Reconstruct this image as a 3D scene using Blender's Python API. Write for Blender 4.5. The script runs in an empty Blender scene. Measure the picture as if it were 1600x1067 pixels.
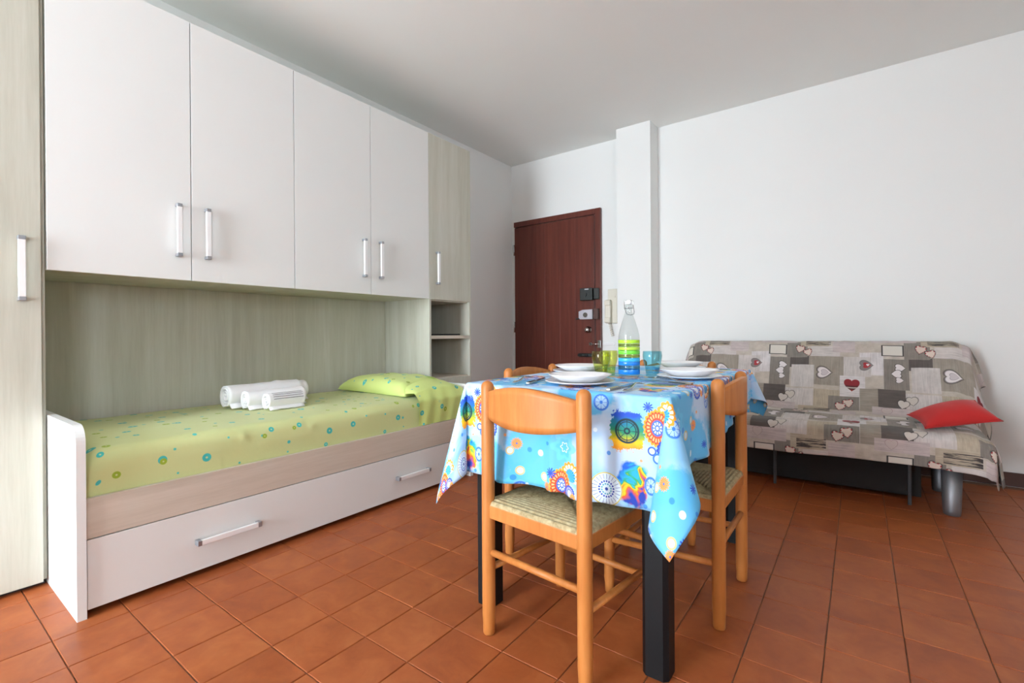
import bpy, bmesh, math, random
from mathutils import Vector, Matrix
R = math.radians
PI = math.pi
random.seed(7)
scene = bpy.context.scene
col = scene.collection

# ------------------------------------------------------------------ camera
cam_d = bpy.data.cameras.new('camera')
cam_d.sensor_fit = 'HORIZONTAL'; cam_d.sensor_width = 36.0
cam_d.lens = 737.84 * 36.0 / 1600.0
cam_d.shift_x = -0.95 / 1600.0
cam_d.shift_y = -10.91 / 1600.0
cam_d.clip_start = 0.02
cam = bpy.data.objects.new('camera', cam_d); col.objects.link(cam)
yaw, pitch, roll = R(36.2546), R(-0.0774), R(0.3992)
cam.matrix_world = (Matrix.Translation((0, 0, 0.93)) @ Matrix.Rotation(yaw, 4, 'Z')
                    @ Matrix.Rotation(PI / 2 + pitch, 4, 'X') @ Matrix.Rotation(-roll, 4, 'Z'))
scene.camera = cam

# ------------------------------------------------------------------ world, window portal, exposure
WX0, WX1, WZ1 = -2.75, -1.15, 2.35          # French window opening in the wall behind the camera
YB = -2.6                                  # that wall
world = bpy.data.worlds.new('world'); scene.world = world
world.use_nodes = True
bg = world.node_tree.nodes['Background']
bg.inputs['Color'].default_value = (0.81, 0.91, 1.0, 1)
bg.inputs['Strength'].default_value = 30.0
pl = bpy.data.lights.new('window_portal', 'AREA'); pl.shape = 'RECTANGLE'
pl.size = WX1 - WX0; pl.size_y = WZ1; pl.cycles.is_portal = True
po = bpy.data.objects.new('window_portal', pl); col.objects.link(po)
po.location = ((WX0 + WX1) / 2, YB - 0.12, WZ1 / 2); po.rotation_euler = (R(90), 0, 0)
# made-up smaller window in the right-hand wall, unseen, gives the cabinets fill light
XR, VY0, VY1, VZ0, VZ1 = 1.75, -1.75, -1.05, 1.1, 2.15
pl2 = bpy.data.lights.new('fill_window_portal', 'AREA'); pl2.shape = 'RECTANGLE'
pl2.size = VZ1 - VZ0; pl2.size_y = VY1 - VY0; pl2.cycles.is_portal = True
po2 = bpy.data.objects.new('fill_window_portal', pl2); col.objects.link(po2)
po2.location = (XR + 0.10, (VY0 + VY1) / 2, (VZ0 + VZ1) / 2); po2.rotation_euler = (0, R(90), 0)
scene.view_settings.view_transform = 'Standard'
scene.view_settings.look = 'None'
scene.view_settings.gamma = 1.0
scene.view_settings.use_curve_mapping = False
scene.view_settings.exposure = 0.13
try:
    scene.cycles.use_denoising = True
    scene.cycles.max_bounces = 12
    scene.cycles.diffuse_bounces = 6
    scene.cycles.caustics_reflective = False
    scene.cycles.caustics_refractive = False
    scene.cycles.sample_clamp_indirect = 6.0
except Exception:
    pass

# ------------------------------------------------------------------ node helpers
def lin(r, g, b):
    def c(v):
        v /= 255.0
        return v / 12.92 if v <= 0.04045 else ((v + 0.055) / 1.055) ** 2.4
    return (c(r), c(g), c(b), 1.0)

class E:
    """a scalar socket with arithmetic"""
    def __init__(s, nt, v): s.nt = nt; s.v = v
    def op(s, o, *a, clamp=False):
        n = s.nt.nodes.new('ShaderNodeMath'); n.operation = o; n.use_clamp = clamp
        for i, x in enumerate((s,) + a):
            if isinstance(x, E): x = x.v
            if isinstance(x, (int, float)): n.inputs[i].default_value = x
            else: s.nt.links.new(x, n.inputs[i])
        return E(s.nt, n.outputs[0])
    def __add__(s, o): return s.op('ADD', o)
    __radd__ = __add__
    def __sub__(s, o): return s.op('SUBTRACT', o)
    def __rsub__(s, o): return E(s.nt, o).op('SUBTRACT', s)
    def __mul__(s, o): return s.op('MULTIPLY', o)
    __rmul__ = __mul__
    def __truediv__(s, o): return s.op('DIVIDE', o)
    def sin(s): return s.op('SINE')
    def cos(s): return s.op('COSINE')
    def abs(s): return s.op('ABSOLUTE')
    def frac(s): return s.op('FRACT')
    def floor(s): return s.op('FLOOR')
    def sqrt(s): return s.op('SQRT')
    def max(s, o): return s.op('MAXIMUM', o)
    def min(s, o): return s.op('MINIMUM', o)
    def pow(s, o): return s.op('POWER', o)
    def atan2(s, o): return s.op('ARCTAN2', o)
    def _mr(s, a, b):
        n = s.nt.nodes.new('ShaderNodeMapRange')
        n.inputs[1].default_value = a; n.inputs[2].default_value = b
        s.nt.links.new(s.v, n.inputs[0]); return E(s.nt, n.outputs[0])
    def below(s, t, soft):            # 1 where s < t, soft edge
        if isinstance(t, E): return (s - t).below(0.0, soft)
        return s._mr(t + soft / 2, t - soft / 2)
    def above(s, t, soft):
        return s._mr(t - soft / 2, t + soft / 2)

class Mat:
    def __init__(s, name):
        s.m = bpy.data.materials.new(name); s.m.use_nodes = True
        s.nt = s.m.node_tree; s.b = s.nt.nodes['Principled BSDF']
        s.out = s.nt.nodes['Material Output']
    def node(s, t, **k):
        n = s.nt.nodes.new(t)
        for a, v in k.items(): setattr(n, a, v)
        return n
    def set(s, **k):
        for a, v in k.items(): s.b.inputs[a.replace('_', ' ')].default_value = v
        return s
    def link(s, a, b):
        s.nt.links.new(a.v if isinstance(a, E) else a, b)
    def coord(s, which='Object', scale=(1, 1, 1), rot=(0, 0, 0)):
        tc = s.node('ShaderNodeTexCoord'); mp = s.node('ShaderNodeMapping')
        mp.inputs['Scale'].default_value = scale; mp.inputs['Rotation'].default_value = rot
        s.link(tc.outputs[which], mp.inputs['Vector']); return mp.outputs[0]
    def noise(s, vec, scale, detail=3, rough=0.5, dist=0.0):
        n = s.node('ShaderNodeTexNoise'); n.inputs['Scale'].default_value = scale
        n.inputs['Detail'].default_value = detail; n.inputs['Roughness'].default_value = rough
        n.inputs['Distortion'].default_value = dist
        if vec is not None: s.link(vec, n.inputs['Vector'])
        return E(s.nt, n.outputs[0])
    def mix(s, fac, a, b, blend='MIX'):
        n = s.node('ShaderNodeMix', data_type='RGBA', blend_type=blend)
        for sock, x in ((n.inputs[0], fac), (n.inputs[6], a), (n.inputs[7], b)):
            if isinstance(x, E): x = x.v
            if isinstance(x, (int, float, tuple)): sock.default_value = x
            else: s.nt.links.new(x, sock)
        return n.outputs[2]
    def ramp(s, fac, stops):
        n = s.node('ShaderNodeValToRGB'); el = n.color_ramp.elements
        while len(el) < len(stops): el.new(0.5)
        for e, (p, c) in zip(el, stops): e.position = p; e.color = c
        s.link(fac, n.inputs[0]); return n.outputs[0]
    def bump(s, h, strength=0.3, dist=0.002):
        n = s.node('ShaderNodeBump'); n.inputs['Strength'].default_value = strength
        n.inputs['Distance'].default_value = dist
        s.link(h, n.inputs['Height']); s.link(n.outputs[0], s.b.inputs['Normal'])
    def color(s, c): s.link(c, s.b.inputs['Base Color'])
    def vwrap(s, uv, x, y, px, py):
        """offset from the nearest repeat of (x, y) on a px by py lattice"""
        a = s.node('ShaderNodeVectorMath', operation='SUBTRACT'); s.link(uv, a.inputs[0]); a.inputs[1].default_value = (x, y, 0)
        w = s.node('ShaderNodeVectorMath', operation='WRAP'); s.link(a.outputs[0], w.inputs[0])
        w.inputs[1].default_value = (px / 2, py / 2, 1); w.inputs[2].default_value = (-px / 2, -py / 2, -1)
        return w.outputs[0]
    def vscale(s, v, k):
        a = s.node('ShaderNodeVectorMath', operation='MULTIPLY'); s.link(v, a.inputs[0]); a.inputs[1].default_value = k; return a.outputs[0]
    def vlen(s, v):
        a = s.node('ShaderNodeVectorMath', operation='LENGTH'); s.link(v, a.inputs[0]); return E(s.nt, a.outputs['Value'])
    def vxy(s, v):
        a = s.node('ShaderNodeSeparateXYZ'); s.link(v, a.inputs[0]); return E(s.nt, a.outputs[0]), E(s.nt, a.outputs[1])
    def grouped(s, shared, fn):
        """run fn(colour, shared inputs, ...) inside a small node group of its own"""
        def call(c, *args, **kw):
            g = bpy.data.node_groups.new('printed_motif', 'ShaderNodeTree'); it = g.interface
            it.new_socket('Color', in_out='OUTPUT', socket_type='NodeSocketColor')
            it.new_socket('Color', in_out='INPUT', socket_type='NodeSocketColor')
            for k, (nm, so) in enumerate(shared.items()):
                it.new_socket(nm, in_out='INPUT', socket_type='NodeSocketVector' if nm == 'uv' else 'NodeSocketFloat')
            gi, go = g.nodes.new('NodeGroupInput'), g.nodes.new('NodeGroupOutput')
            old, s.nt = s.nt, g
            s.sh = {nm: (gi.outputs[nm] if nm == 'uv' else E(g, gi.outputs[nm])) for nm in shared}
            out = fn(gi.outputs[0], *args, **kw)
            g.links.new(out, go.inputs[0]); s.nt = old
            n = s.nt.nodes.new('ShaderNodeGroup'); n.node_tree = g
            s.link(c, n.inputs[0]) if not isinstance(c, tuple) else setattr(n.inputs[0], 'default_value', c)
            for nm, so in shared.items(): s.link(so, n.inputs[nm])
            return n.outputs[0]
        return call

def plain(name, c, rough=0.5, metal=0.0, spec=0.5, var=0.04, vscale=6.0):
    m = Mat(name); m.set(Roughness=rough, Metallic=metal)
    m.b.inputs['Specular IOR Level'].default_value = spec
    n = m.noise(m.coord(), vscale, 3)
    d = tuple(max(0, x * (1 - var)) for x in c[:3]) + (1,)
    l = tuple(min(1, x * (1 + var)) for x in c[:3]) + (1,)
    m.color(m.mix(n, d, l)); return m.m

M = {}
# plaster
def plaster(name, c, var=0.03, bump=0.12):
    m = Mat(name); m.set(Roughness=0.9)
    m.b.inputs['Specular IOR Level'].default_value = 0.15
    v = m.coord()
    n = m.noise(v, 1.3, 4)
    d = tuple(x * (1 - var) for x in c[:3]) + (1,)
    m.color(m.mix(n, d, c)); m.bump(m.noise(v, 90, 4, 0.6), bump, 0.002); return m.m
M['wall'] = plaster('wall_paint', lin(237, 238, 236))
M['ceil'] = plaster('ceiling_paint', lin(242, 244, 241), 0.04)

# pale wood laminate, grain along a local axis
def laminate(name, a, b, c, axis='Z'):
    m = Mat(name); m.set(Roughness=0.45)
    m.b.inputs['Specular IOR Level'].default_value = 0.3
    sc = {'Z': (1, 1, 0.06), 'Y': (1, 0.06, 1)}[axis]
    tc = m.node('ShaderNodeNewGeometry')
    mp = m.node('ShaderNodeMapping'); mp.inputs['Scale'].default_value = sc
    m.link(tc.outputs['Position'], mp.inputs['Vector']); v = mp.outputs[0]
    n1 = m.noise(v, 14, 5, 0.6, 0.4)
    n2 = m.noise(v, 110, 3, 0.6)
    n3 = m.noise(v, 4, 2, 0.5, 1.0)
    f = (n1 * 0.55 + n2 * 0.2 + n3 * 0.25)
    m.color(m.ramp(f, [(0.3, a), (0.5, b), (0.68, c)]))
    m.bump(n2, 0.05, 0.001); return m.m
M['lam'] = laminate('pale_wood_laminate', lin(176, 174, 158), lin(194, 193, 179), lin(206, 206, 196))
M['lam_h'] = laminate('pale_wood_laminate_horizontal', lin(184, 172, 156), lin(204, 193, 178), lin(216, 207, 194), 'Y')
M['white_lam'] = plain('white_laminate', lin(229, 231, 229), 0.38, spec=0.4, var=0.01)
M['white_pl'] = plain('white_plastic', lin(240, 240, 240), 0.3, var=0.01)
M['alu'] = plain('grey_metal', lin(168, 172, 178), 0.35, 0.7, var=0.03)
M['pale_bounce'] = plain('pale_bounce_surface', lin(206, 204, 198), 0.8)  # pale tone of the added floor that bounces daylight indoors
M['dark'] = plain('dark_gap', lin(40, 34, 32), 0.8)

# terracotta tile
def tile_mat():
    m = Mat('terracotta_tile'); m.set(Roughness=0.3)
    m.b.inputs['Specular IOR Level'].default_value = 0.3
    g = m.node('ShaderNodeNewGeometry')
    sep = m.node('ShaderNodeSeparateXYZ'); m.link(g.outputs['Position'], sep.inputs[0])
    x = ((E(m.nt, sep.outputs[0]) - TX) / TP).floor(); y = ((E(m.nt, sep.outputs[1]) - TY) / TP).floor()
    cx = m.node('ShaderNodeCombineXYZ'); m.link(x, cx.inputs[0]); m.link(y, cx.inputs[1])
    wn = m.node('ShaderNodeTexWhiteNoise', noise_dimensions='2D'); m.link(cx.outputs[0], wn.inputs['Vector'])
    w = E(m.nt, wn.outputs['Value'])
    # each tile gets its own patch of clouding
    off = m.node('ShaderNodeVectorMath', operation='MULTIPLY_ADD')
    m.link(wn.outputs['Color'], off.inputs[0]); off.inputs[1].default_value = (9, 9, 9)
    m.link(g.outputs['Position'], off.inputs[2])
    n1 = m.noise(off.outputs[0], 9, 4, 0.6, 0.6); n2 = m.noise(off.outputs[0], 40, 3, 0.6)
    f = n1 * 0.72 + n2 * 0.16 + w * 0.12
    c = m.ramp(f, [(0.30, lin(134, 66, 34)), (0.5, lin(152, 80, 42)), (0.70, lin(166, 94, 52))])
    m.color(c)
    m.link(n1 * 0.2 + 0.32, m.b.inputs['Roughness'])
    m.bump(n1, 0.12, 0.003); return m.m
TP, TX, TY = 0.1909, -1.803, 0.518
M['tile'] = tile_mat()
M['grout'] = plain('grey_grout', lin(120, 92, 76), 0.9, var=0.15, vscale=30)

# lacquered orange beech
def beech():
    m = Mat('orange_beech'); m.set(Roughness=0.42); m.b.inputs['Specular IOR Level'].default_value = 0.3
    v = m.coord('Object', (1, 1, 0.12))
    n = m.noise(v, 45, 4, 0.6, 0.3); n2 = m.noise(m.coord(), 5, 3)
    m.color(m.ramp(n * 0.6 + n2 * 0.4, [(0.3, lin(168, 100, 46)), (0.55, lin(186, 118, 60)), (0.75, lin(198, 132, 74))]))
    return m.m
M['beech'] = beech()
def rush():
    m = Mat('woven_rush'); m.set(Roughness=0.75)
    n = m.noise(m.coord(), 60, 4, 0.7)
    m.color(m.ramp(n, [(0.3, lin(128, 110, 74)), (0.5, lin(164, 147, 108)), (0.72, lin(188, 173, 136))]))
    return m.m
M['rush'] = rush()
M['black'] = plain('black_paint', lin(15, 15, 17), 0.5, spec=0.25, var=0.1)
M['porcelain'] = plain('white_porcelain', lin(240, 240, 242), 0.15, var=0.005)
M['steel'] = plain('stainless_steel', lin(176, 172, 166), 0.22, 1.0, var=0.03)
M['chrome'] = plain('chrome', lin(200, 200, 200), 0.15, 1.0, var=0.02)
def doormat():
    m = Mat('oxblood_door_paint'); m.set(Roughness=0.32)
    v = m.coord('Object', (1, 1, 0.05)); n = m.noise(v, 30, 4, 0.6, 0.3)
    m.color(m.ramp(n, [(0.3, lin(84, 36, 26)), (0.7, lin(106, 50, 38))])); return m.m
M['door'] = doormat()
M['brown'] = plain('dark_brown_baseboard', lin(74, 46, 38), 0.5, var=0.12)
M['lockblack'] = plain('black_lock_metal', lin(48, 50, 48), 0.4, 0.2)
M['lockgrey'] = plain('grey_lock_metal', lin(186, 182, 188), 0.4, 0.3)
M['ivory'] = plain('ivory_plastic', lin(222, 216, 200), 0.4, var=0.02)
M['red'] = None
def cloth(name, c, rough=0.85, var=0.08, weave=900, scale=8):
    m = Mat(name); m.set(Roughness=rough, Sheen_Weight=0.15)
    v = m.coord(); n = m.noise(v, scale, 4)
    d = tuple(x * (1 - var) for x in c[:3]) + (1,); l = tuple(min(1, x * (1 + var)) for x in c[:3]) + (1,)
    m.color(m.mix(n, d, l)); m.bump(m.noise(v, weave, 2), 0.25, 0.001); return m.m
M['red'] = cloth('red_cotton', lin(178, 24, 22))
M['towel'] = cloth('white_terry', lin(238, 237, 238), 0.95, 0.02, 400)
M['towel_stripe'] = cloth('grey_stripe_yarn', lin(120, 116, 118), 0.95, 0.05, 400)
M['core'] = cloth('grey_upholstery', lin(120, 114, 108))

def glass(name, tint, rough=0.03, body=0.0):
    m = bpy.data.materials.new(name); m.use_nodes = True; nt = m.node_tree
    for n in list(nt.nodes):
        if n.type != 'OUTPUT_MATERIAL': nt.nodes.remove(n)
    out = nt.nodes['Material Output']
    tr = nt.nodes.new('ShaderNodeBsdfTransparent'); tr.inputs[0].default_value = tint
    gl = nt.nodes.new('ShaderNodeBsdfGlossy'); gl.inputs['Roughness'].default_value = rough
    lw = nt.nodes.new('ShaderNodeLayerWeight'); lw.inputs['Blend'].default_value = 0.5
    pw = nt.nodes.new('ShaderNodeMath'); pw.operation = 'POWER'; pw.inputs[1].default_value = 4.0
    nt.links.new(lw.outputs['Facing'], pw.inputs[0])
    fr = nt.nodes.new('ShaderNodeMath'); fr.operation = 'MULTIPLY_ADD'; fr.inputs[1].default_value = 0.55; fr.inputs[2].default_value = 0.04
    nt.links.new(pw.outputs[0], fr.inputs[0])
    nz = nt.nodes.new('ShaderNodeTexNoise'); nz.inputs['Scale'].default_value = 14
    bp = nt.nodes.new('ShaderNodeBump'); bp.inputs['Strength'].default_value = 0.08; bp.inputs['Distance'].default_value = 0.003
    nt.links.new(nz.outputs[0], bp.inputs['Height']); nt.links.new(bp.outputs[0], gl.inputs['Normal'])
    mx = nt.nodes.new('ShaderNodeMixShader')
    nt.links.new(fr.outputs[0], mx.inputs[0]); nt.links.new(tr.outputs[0], mx.inputs[1]); nt.links.new(gl.outputs[0], mx.inputs[2])
    nt.links.new(mx.outputs[0], out.inputs[0]); return m
M['clear'] = glass('clear_glass', (0.88, 0.905, 0.90, 1))
M['green_glass'] = glass('yellow_green_glass', (0.90, 0.92, 0.62, 1))
M['blue_glass'] = glass('turquoise_glass', (0.72, 0.92, 0.96, 1))

# bedding: lime green with turquoise flowers
def bedmat(name, base_a, base_b):
    m = Mat(name); m.set(Roughness=0.8, Sheen_Weight=0.1)
    tc = m.node('ShaderNodeTexCoord'); v = tc.outputs['UV']
    c = m.mix(m.noise(v, 3.0, 3), base_a, base_b)
    def layer(c, scale, seed, rmin, rmax, colour, ring, keep):
        mp = m.node('ShaderNodeMapping'); mp.inputs['Location'].default_value = (seed, seed * 1.7, 0)
        m.link(v, mp.inputs['Vector'])
        vo = m.node('ShaderNodeTexVoronoi', voronoi_dimensions='2D', feature='F1'); vo.inputs['Scale'].default_value = scale
        vo.inputs['Randomness'].default_value = 0.75
        m.link(mp.outputs[0], vo.inputs['Vector'])
        d = E(m.nt, vo.outputs['Distance']) / scale
        s2 = m.node('ShaderNodeSeparateColor'); m.link(vo.outputs['Color'], s2.inputs[0])
        rr = E(m.nt, s2.outputs[0]) * (rmax - rmin) + rmin
        mask = (d - rr).below(0.0, 0.002) * E(m.nt, s2.outputs[1]).below(keep, 0.01)
        c = m.mix(mask, c, colour)
        if ring:
            c = m.mix((d - rr * 0.25).below(0.0, 0.002) * E(m.nt, s2.outputs[1]).below(keep, 0.01), c, base_b)
        return c
    c = layer(c, 7.0, 3.1, 0.010, 0.017, lin(64, 184, 176), True, 0.75)
    c = layer(c, 9.0, 8.3, 0.004, 0.008, lin(72, 186, 178), False, 0.6)
    c = layer(c, 8.0, 5.7, 0.008, 0.014, lin(150, 176, 44), True, 0.5)
    m.color(c); m.bump(m.noise(v, 7, 4, 0.6), 0.35, 0.012); return m.m
M['bed_green'] = bedmat('lime_bedding', lin(200, 207, 142), lin(207, 214, 154))
M['bed_green2'] = bedmat('lime_pillowcase', lin(204, 220, 124), lin(212, 228, 142))
M['bed_bright'] = cloth('bright_lime_sheet', lin(170, 204, 38))

# ------------------------------------------------------------------ mesh helpers
def tag(o, label=None, cat=None, group=None, kind=None):
    if label: o['label'] = label
    if cat: o['category'] = cat
    if group: o['group'] = group
    if kind: o['kind'] = kind
    return o
def empty(name, loc=(0, 0, 0), rz=0.0, **k):
    o = bpy.data.objects.new(name, None); col.objects.link(o)
    o.location = loc; o.rotation_euler = (0, 0, rz); o.empty_display_size = 0.05
    return tag(o, **k)

class MB:
    def __init__(s): s.bm = bmesh.new(); s.mi = 0
    def _n(s, faces, smooth=False):
        for f in faces: f.material_index = s.mi; f.smooth = smooth
    def box(s, x0, y0, z0, x1, y1, z1, bevel=0.0, seg=2):
        r = bmesh.ops.create_cube(s.bm, size=1.0)
        vs = r['verts']
        for v in vs:
            v.co = Vector(((x0 + x1) / 2 + v.co.x * (x1 - x0), (y0 + y1) / 2 + v.co.y * (y1 - y0), (z0 + z1) / 2 + v.co.z * (z1 - z0)))
        fs = list({f for v in vs for f in v.link_faces}); s._n(fs)
        if bevel:
            es = list({e for v in vs for e in v.link_edges})
            q = bmesh.ops.bevel(s.bm, geom=es, offset=bevel, segments=seg, profile=0.5, affect='EDGES')
            s._n(q['faces'])
        return s
    def tube(s, pts, rad, seg=12, cap=True, close_round=False):
        """tube through pts, rad scalar or list"""
        pts = [Vector(p) for p in pts]
        if not isinstance(rad, (list, tuple)): rad = [rad] * len(pts)
        rings = []
        up = None
        for i, p in enumerate(pts):
            a = pts[max(i - 1, 0)]; b = pts[min(i + 1, len(pts) - 1)]
            t = (b - a).normalized()
            if up is None:
                up = Vector((0, 0, 1)) if abs(t.z) < 0.9 else Vector((1, 0, 0))
            u = (up - t * up.dot(t)).normalized(); w = t.cross(u); up = u
            rings.append([s.bm.verts.new(p + (u * math.cos(2 * PI * k / seg) + w * math.sin(2 * PI * k / seg)) * rad[i]) for k in range(seg)])
        fs = []
        for a, b in zip(rings, rings[1:]):
            for k in range(seg):
                fs.append(s.bm.faces.new((a[k], a[(k + 1) % seg], b[(k + 1) % seg], b[k])))
        s._n(fs, True)
        if cap:
            s._n([s.bm.faces.new(list(reversed(rings[0]))), s.bm.faces.new(rings[-1])])
        return s
    def lathe(s, prof, seg=32, c=(0, 0, 0)):
        rings = []
        for r, z in prof:
            if r < 1e-6: rings.append([s.bm.verts.new((c[0], c[1], c[2] + z))])
            else: rings.append([s.bm.verts.new((c[0] + r * math.cos(2 * PI * k / seg), c[1] + r * math.sin(2 * PI * k / seg), c[2] + z)) for k in range(seg)])
        fs = []
        for a, b in zip(rings, rings[1:]):
            for k in range(seg):
                k2 = (k + 1) % seg
                if len(a) == 1 and len(b) == 1: continue
                if len(a) == 1: fs.append(s.bm.faces.new((a[0], b[k2], b[k])))
                elif len(b) == 1: fs.append(s.bm.faces.new((a[k], a[k2], b[0])))
                else: fs.append(s.bm.faces.new((a[k], a[k2], b[k2], b[k])))
        s._n(fs, True); return s
    def prism(s, poly, axis, a, b):
        """extrude 2-D poly along axis from a to b. axis 'y': poly is (x,z); 'x': (y,z); 'z': (x,y)"""
        def P(p, t): return {'y': (p[0], t, p[1]), 'x': (t, p[0], p[1]), 'z': (p[0], p[1], t)}[axis]
        A = [s.bm.verts.new(P(p, a)) for p in poly]; B = [s.bm.verts.new(P(p, b)) for p in poly]
        n = len(poly); fs = [s.bm.faces.new(A), s.bm.faces.new(list(reversed(B)))]
        for k in range(n): fs.append(s.bm.faces.new((A[k], B[k], B[(k + 1) % n], A[(k + 1) % n])))
        s._n(fs); return s
    def grid(s, nu, nv, fn, uvfn=None, smooth=True):
        V = [[s.bm.verts.new(fn(i / nu, j / nv)) for j in range(nv + 1)] for i in range(nu + 1)]
        uvl = s.bm.loops.layers.uv.verify() if uvfn else None
        fs = []
        for i in range(nu):
            for j in range(nv):
                f = s.bm.faces.new((V[i][j], V[i + 1][j], V[i + 1][j + 1], V[i][j + 1]))
                if uvl:
                    for lp, (a, b) in zip(f.loops, ((i, j), (i + 1, j), (i + 1, j + 1), (i, j + 1))):
                        lp[uvl].uv = uvfn(a / nu, b / nv)
                fs.append(f)
        s._n(fs, smooth); return s
    def build(s, name, mats, parent=None, smooth_angle=None, normals=True, **k):
        if normals: bmesh.ops.recalc_face_normals(s.bm, faces=s.bm.faces[:])
        me = bpy.data.meshes.new(name); s.bm.to_mesh(me); s.bm.free()
        for m in (mats if isinstance(mats, (list, tuple)) else [mats]): me.materials.append(m)
        o = bpy.data.objects.new(name, me); col.objects.link(o)
        if parent: o.parent = parent
        return tag(o, **k)
def shade_smooth(o):
    for p in o.data.polygons: p.use_smooth = True
    return o
def copy_tree(o, parent=None):
    c = o.copy(); col.objects.link(c)
    if parent: c.parent = parent
    for ch in [x for x in KIDS.get(o.name, [])]: copy_tree(ch, c)
    return c
KIDS = {}
def kids_index():
    KIDS.clear()
    for o in col.objects:
        if o.parent: KIDS.setdefault(o.parent.name, []).append(o)

# ------------------------------------------------------------------ room shell
XW, YW, ZC = -2.958, 4.034, 2.698
floor = MB().box(XW - 0.1, YB - 0.2, -0.12, XR + 0.1, YW + 0.1, -0.004).build('floor', M['grout'], kind='structure', label='terracotta tiled floor with thin grey joints')
def tile_mesh():
    mb = MB(); h = TP / 2 - 0.0013; c = 0.0016
    ring = lambda r, z: [mb.bm.verts.new((sx * r, sy * r, z)) for sx, sy in ((-1, -1), (1, -1), (1, 1), (-1, 1))]
    a, b, d = ring(h, -0.004), ring(h, -c), ring(h - c, 0.0)
    fs = [mb.bm.faces.new(d)]
    for p, q in ((a, b), (b, d)):
        for k in range(4): fs.append(mb.bm.faces.new((p[k], p[(k + 1) % 4], q[(k + 1) % 4], q[k])))
    mb._n(fs); return mb
def cam_px(x, y):
    dx, dy = x, y
    r = dx * math.cos(yaw) + dy * math.sin(yaw); f = -dx * math.sin(yaw) + dy * math.cos(yaw)
    if f < 0.2: return None
    return 800 + 738 * r / f, 522 + 738 * 0.93 / f, f
tm = tile_mesh(); tile0 = tm.build('tile', M['tile'], floor)
spots = []
ix0, ix1 = math.floor((XW - TX) / TP), math.ceil((XR - TX) / TP)
iy0, iy1 = math.floor((YB - TY) / TP), math.ceil((YW - TY) / TP)
for i in range(ix0, ix1):
    for j in range(iy0, iy1):
        x, y = TX + (i + 0.5) * TP, TY + (j + 0.5) * TP
        if x < XW + 0.0 or x > XR - 0.0 or y > YW - 0.0 or y < YB: continue
        p = cam_px(x, y); rank = 0.0
        if p and -70 < p[0] < 1670 and p[1] < 1130 and x > -2.1 - 0.35 * (y < 0.5):
            if not (y > 3.4 and x < 0.55) and not (x < -2.0 and y > 0.55):
                rank = 1.0 / p[2] ** 3
        spots.append((rank, x, y))
spots.sort(reverse=True)
rest = MB()
for n, (rank, x, y) in enumerate(spots):
    jit = (random.uniform(-.0004, .0004), random.uniform(-.0004, .0004), random.uniform(-.0005, .0003))
    if n < 300 and rank > 0:
        o = tile0 if n == 0 else tile0.copy()
        if n: col.objects.link(o)
        o.parent = floor; o.location = (x + jit[0], y + jit[1], jit[2])
    else:
        h = TP / 2 - 0.0013; c = 0.0016
        def rg(r, z): return [rest.bm.verts.new((x + sx * r, y + sy * r, z)) for sx, sy in ((-1, -1), (1, -1), (1, 1), (-1, 1))]
        a, b, d = rg(h, -0.004), rg(h, -c), rg(h - c, 0.0)
        rest.bm.faces.new(d)
        for p, q in ((a, b), (b, d)):
            for k in range(4): rest.bm.faces.new((p[k], p[(k + 1) % 4], q[(k + 1) % 4], q[k]))
rest.build('tile_field', M['tile'], floor, kind='stuff')

MB().box(XW - 0.1, YB - 0.2, ZC, XR + 0.1, YW + 0.1, ZC + 0.12).build('ceiling', M['ceil'], kind='structure', label='off white plaster ceiling')
MB().box(XW - 0.12, YB - 0.2, -0.1, XW, YW + 0.12, ZC).build('wall_left', M['wall'], kind='structure', label='white wall behind the bed cabinets')
MB().box(XW, YW, -0.1, XR, YW + 0.12, ZC).build('wall_far', M['wall'], kind='structure', label='white wall with the entrance door and sofa')
wr_ = MB(); wr_.box(XR, YB - 0.2, -0.1, XR + 0.12, VY0, ZC); wr_.box(XR, VY1, -0.1, XR + 0.12, YW + 0.12, ZC); wr_.box(XR, VY0, -0.1, XR + 0.12, VY1, VZ0); wr_.box(XR, VY0, VZ1, XR + 0.12, VY1, ZC)
w2 = MB()
for y in (VY0, (VY0 + VY1) / 2 - .03, VY1 - .05): w2.box(XR + .03, y, VZ0, XR + .08, y + .05, VZ1, .003)
w2.box(XR + .03, VY0, VZ0, XR + .08, VY1, VZ0 + .05, .003); w2.box(XR + .03, VY0, VZ1 - .05, XR + .08, VY1, VZ1, .003)
w2.build('window_fill', M['white_pl'], kind='structure', label='white frame of the unseen side window added for fill light')  # frame of the added fill-light opening
wr_.build('wall_right', M['wall'], kind='structure', label='white wall out of view on the right')
wb = MB()
wb.box(XW, YB - 0.2, -0.1, WX0, YB, ZC); wb.box(WX1, YB - 0.2, -0.1, XR, YB, ZC); wb.box(WX0, YB - 0.2, WZ1, WX1, YB, ZC)
wb.build('wall_back', M['wall'], kind='structure', label='white wall with the balcony window, behind the camera')
wf = MB()
for x in (WX0, WX1 - 0.06): wf.box(x, YB - 0.15, 0.0, x + 0.06, YB - 0.08, WZ1, 0.004)
wf.box(WX0 + 0.06, YB - 0.15, WZ1 - 0.06, WX1 - 0.06, YB - 0.08, WZ1, 0.004)
wf.build('window_1', M['white_pl'], kind='structure', label='white frame of the open balcony window')
MB().box(-2.9, YB - 1.55, -.14, .9, YB - .2, -.02).build('light_bounce_floor', M['pale_bounce'], kind='structure', label='unseen pale floor added outside the window to bounce light upward')  # added out of view, throws daylight up to the room ceiling
MB().box(-2.9, YB - 1.55, 2.62, .9, YB - .2, 2.78).build('light_block_ceiling', M['wall'], kind='structure', label='unseen slab added above the window to cut light on the floor')  # added out of view, keeps part of the sky off the room floor
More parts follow.
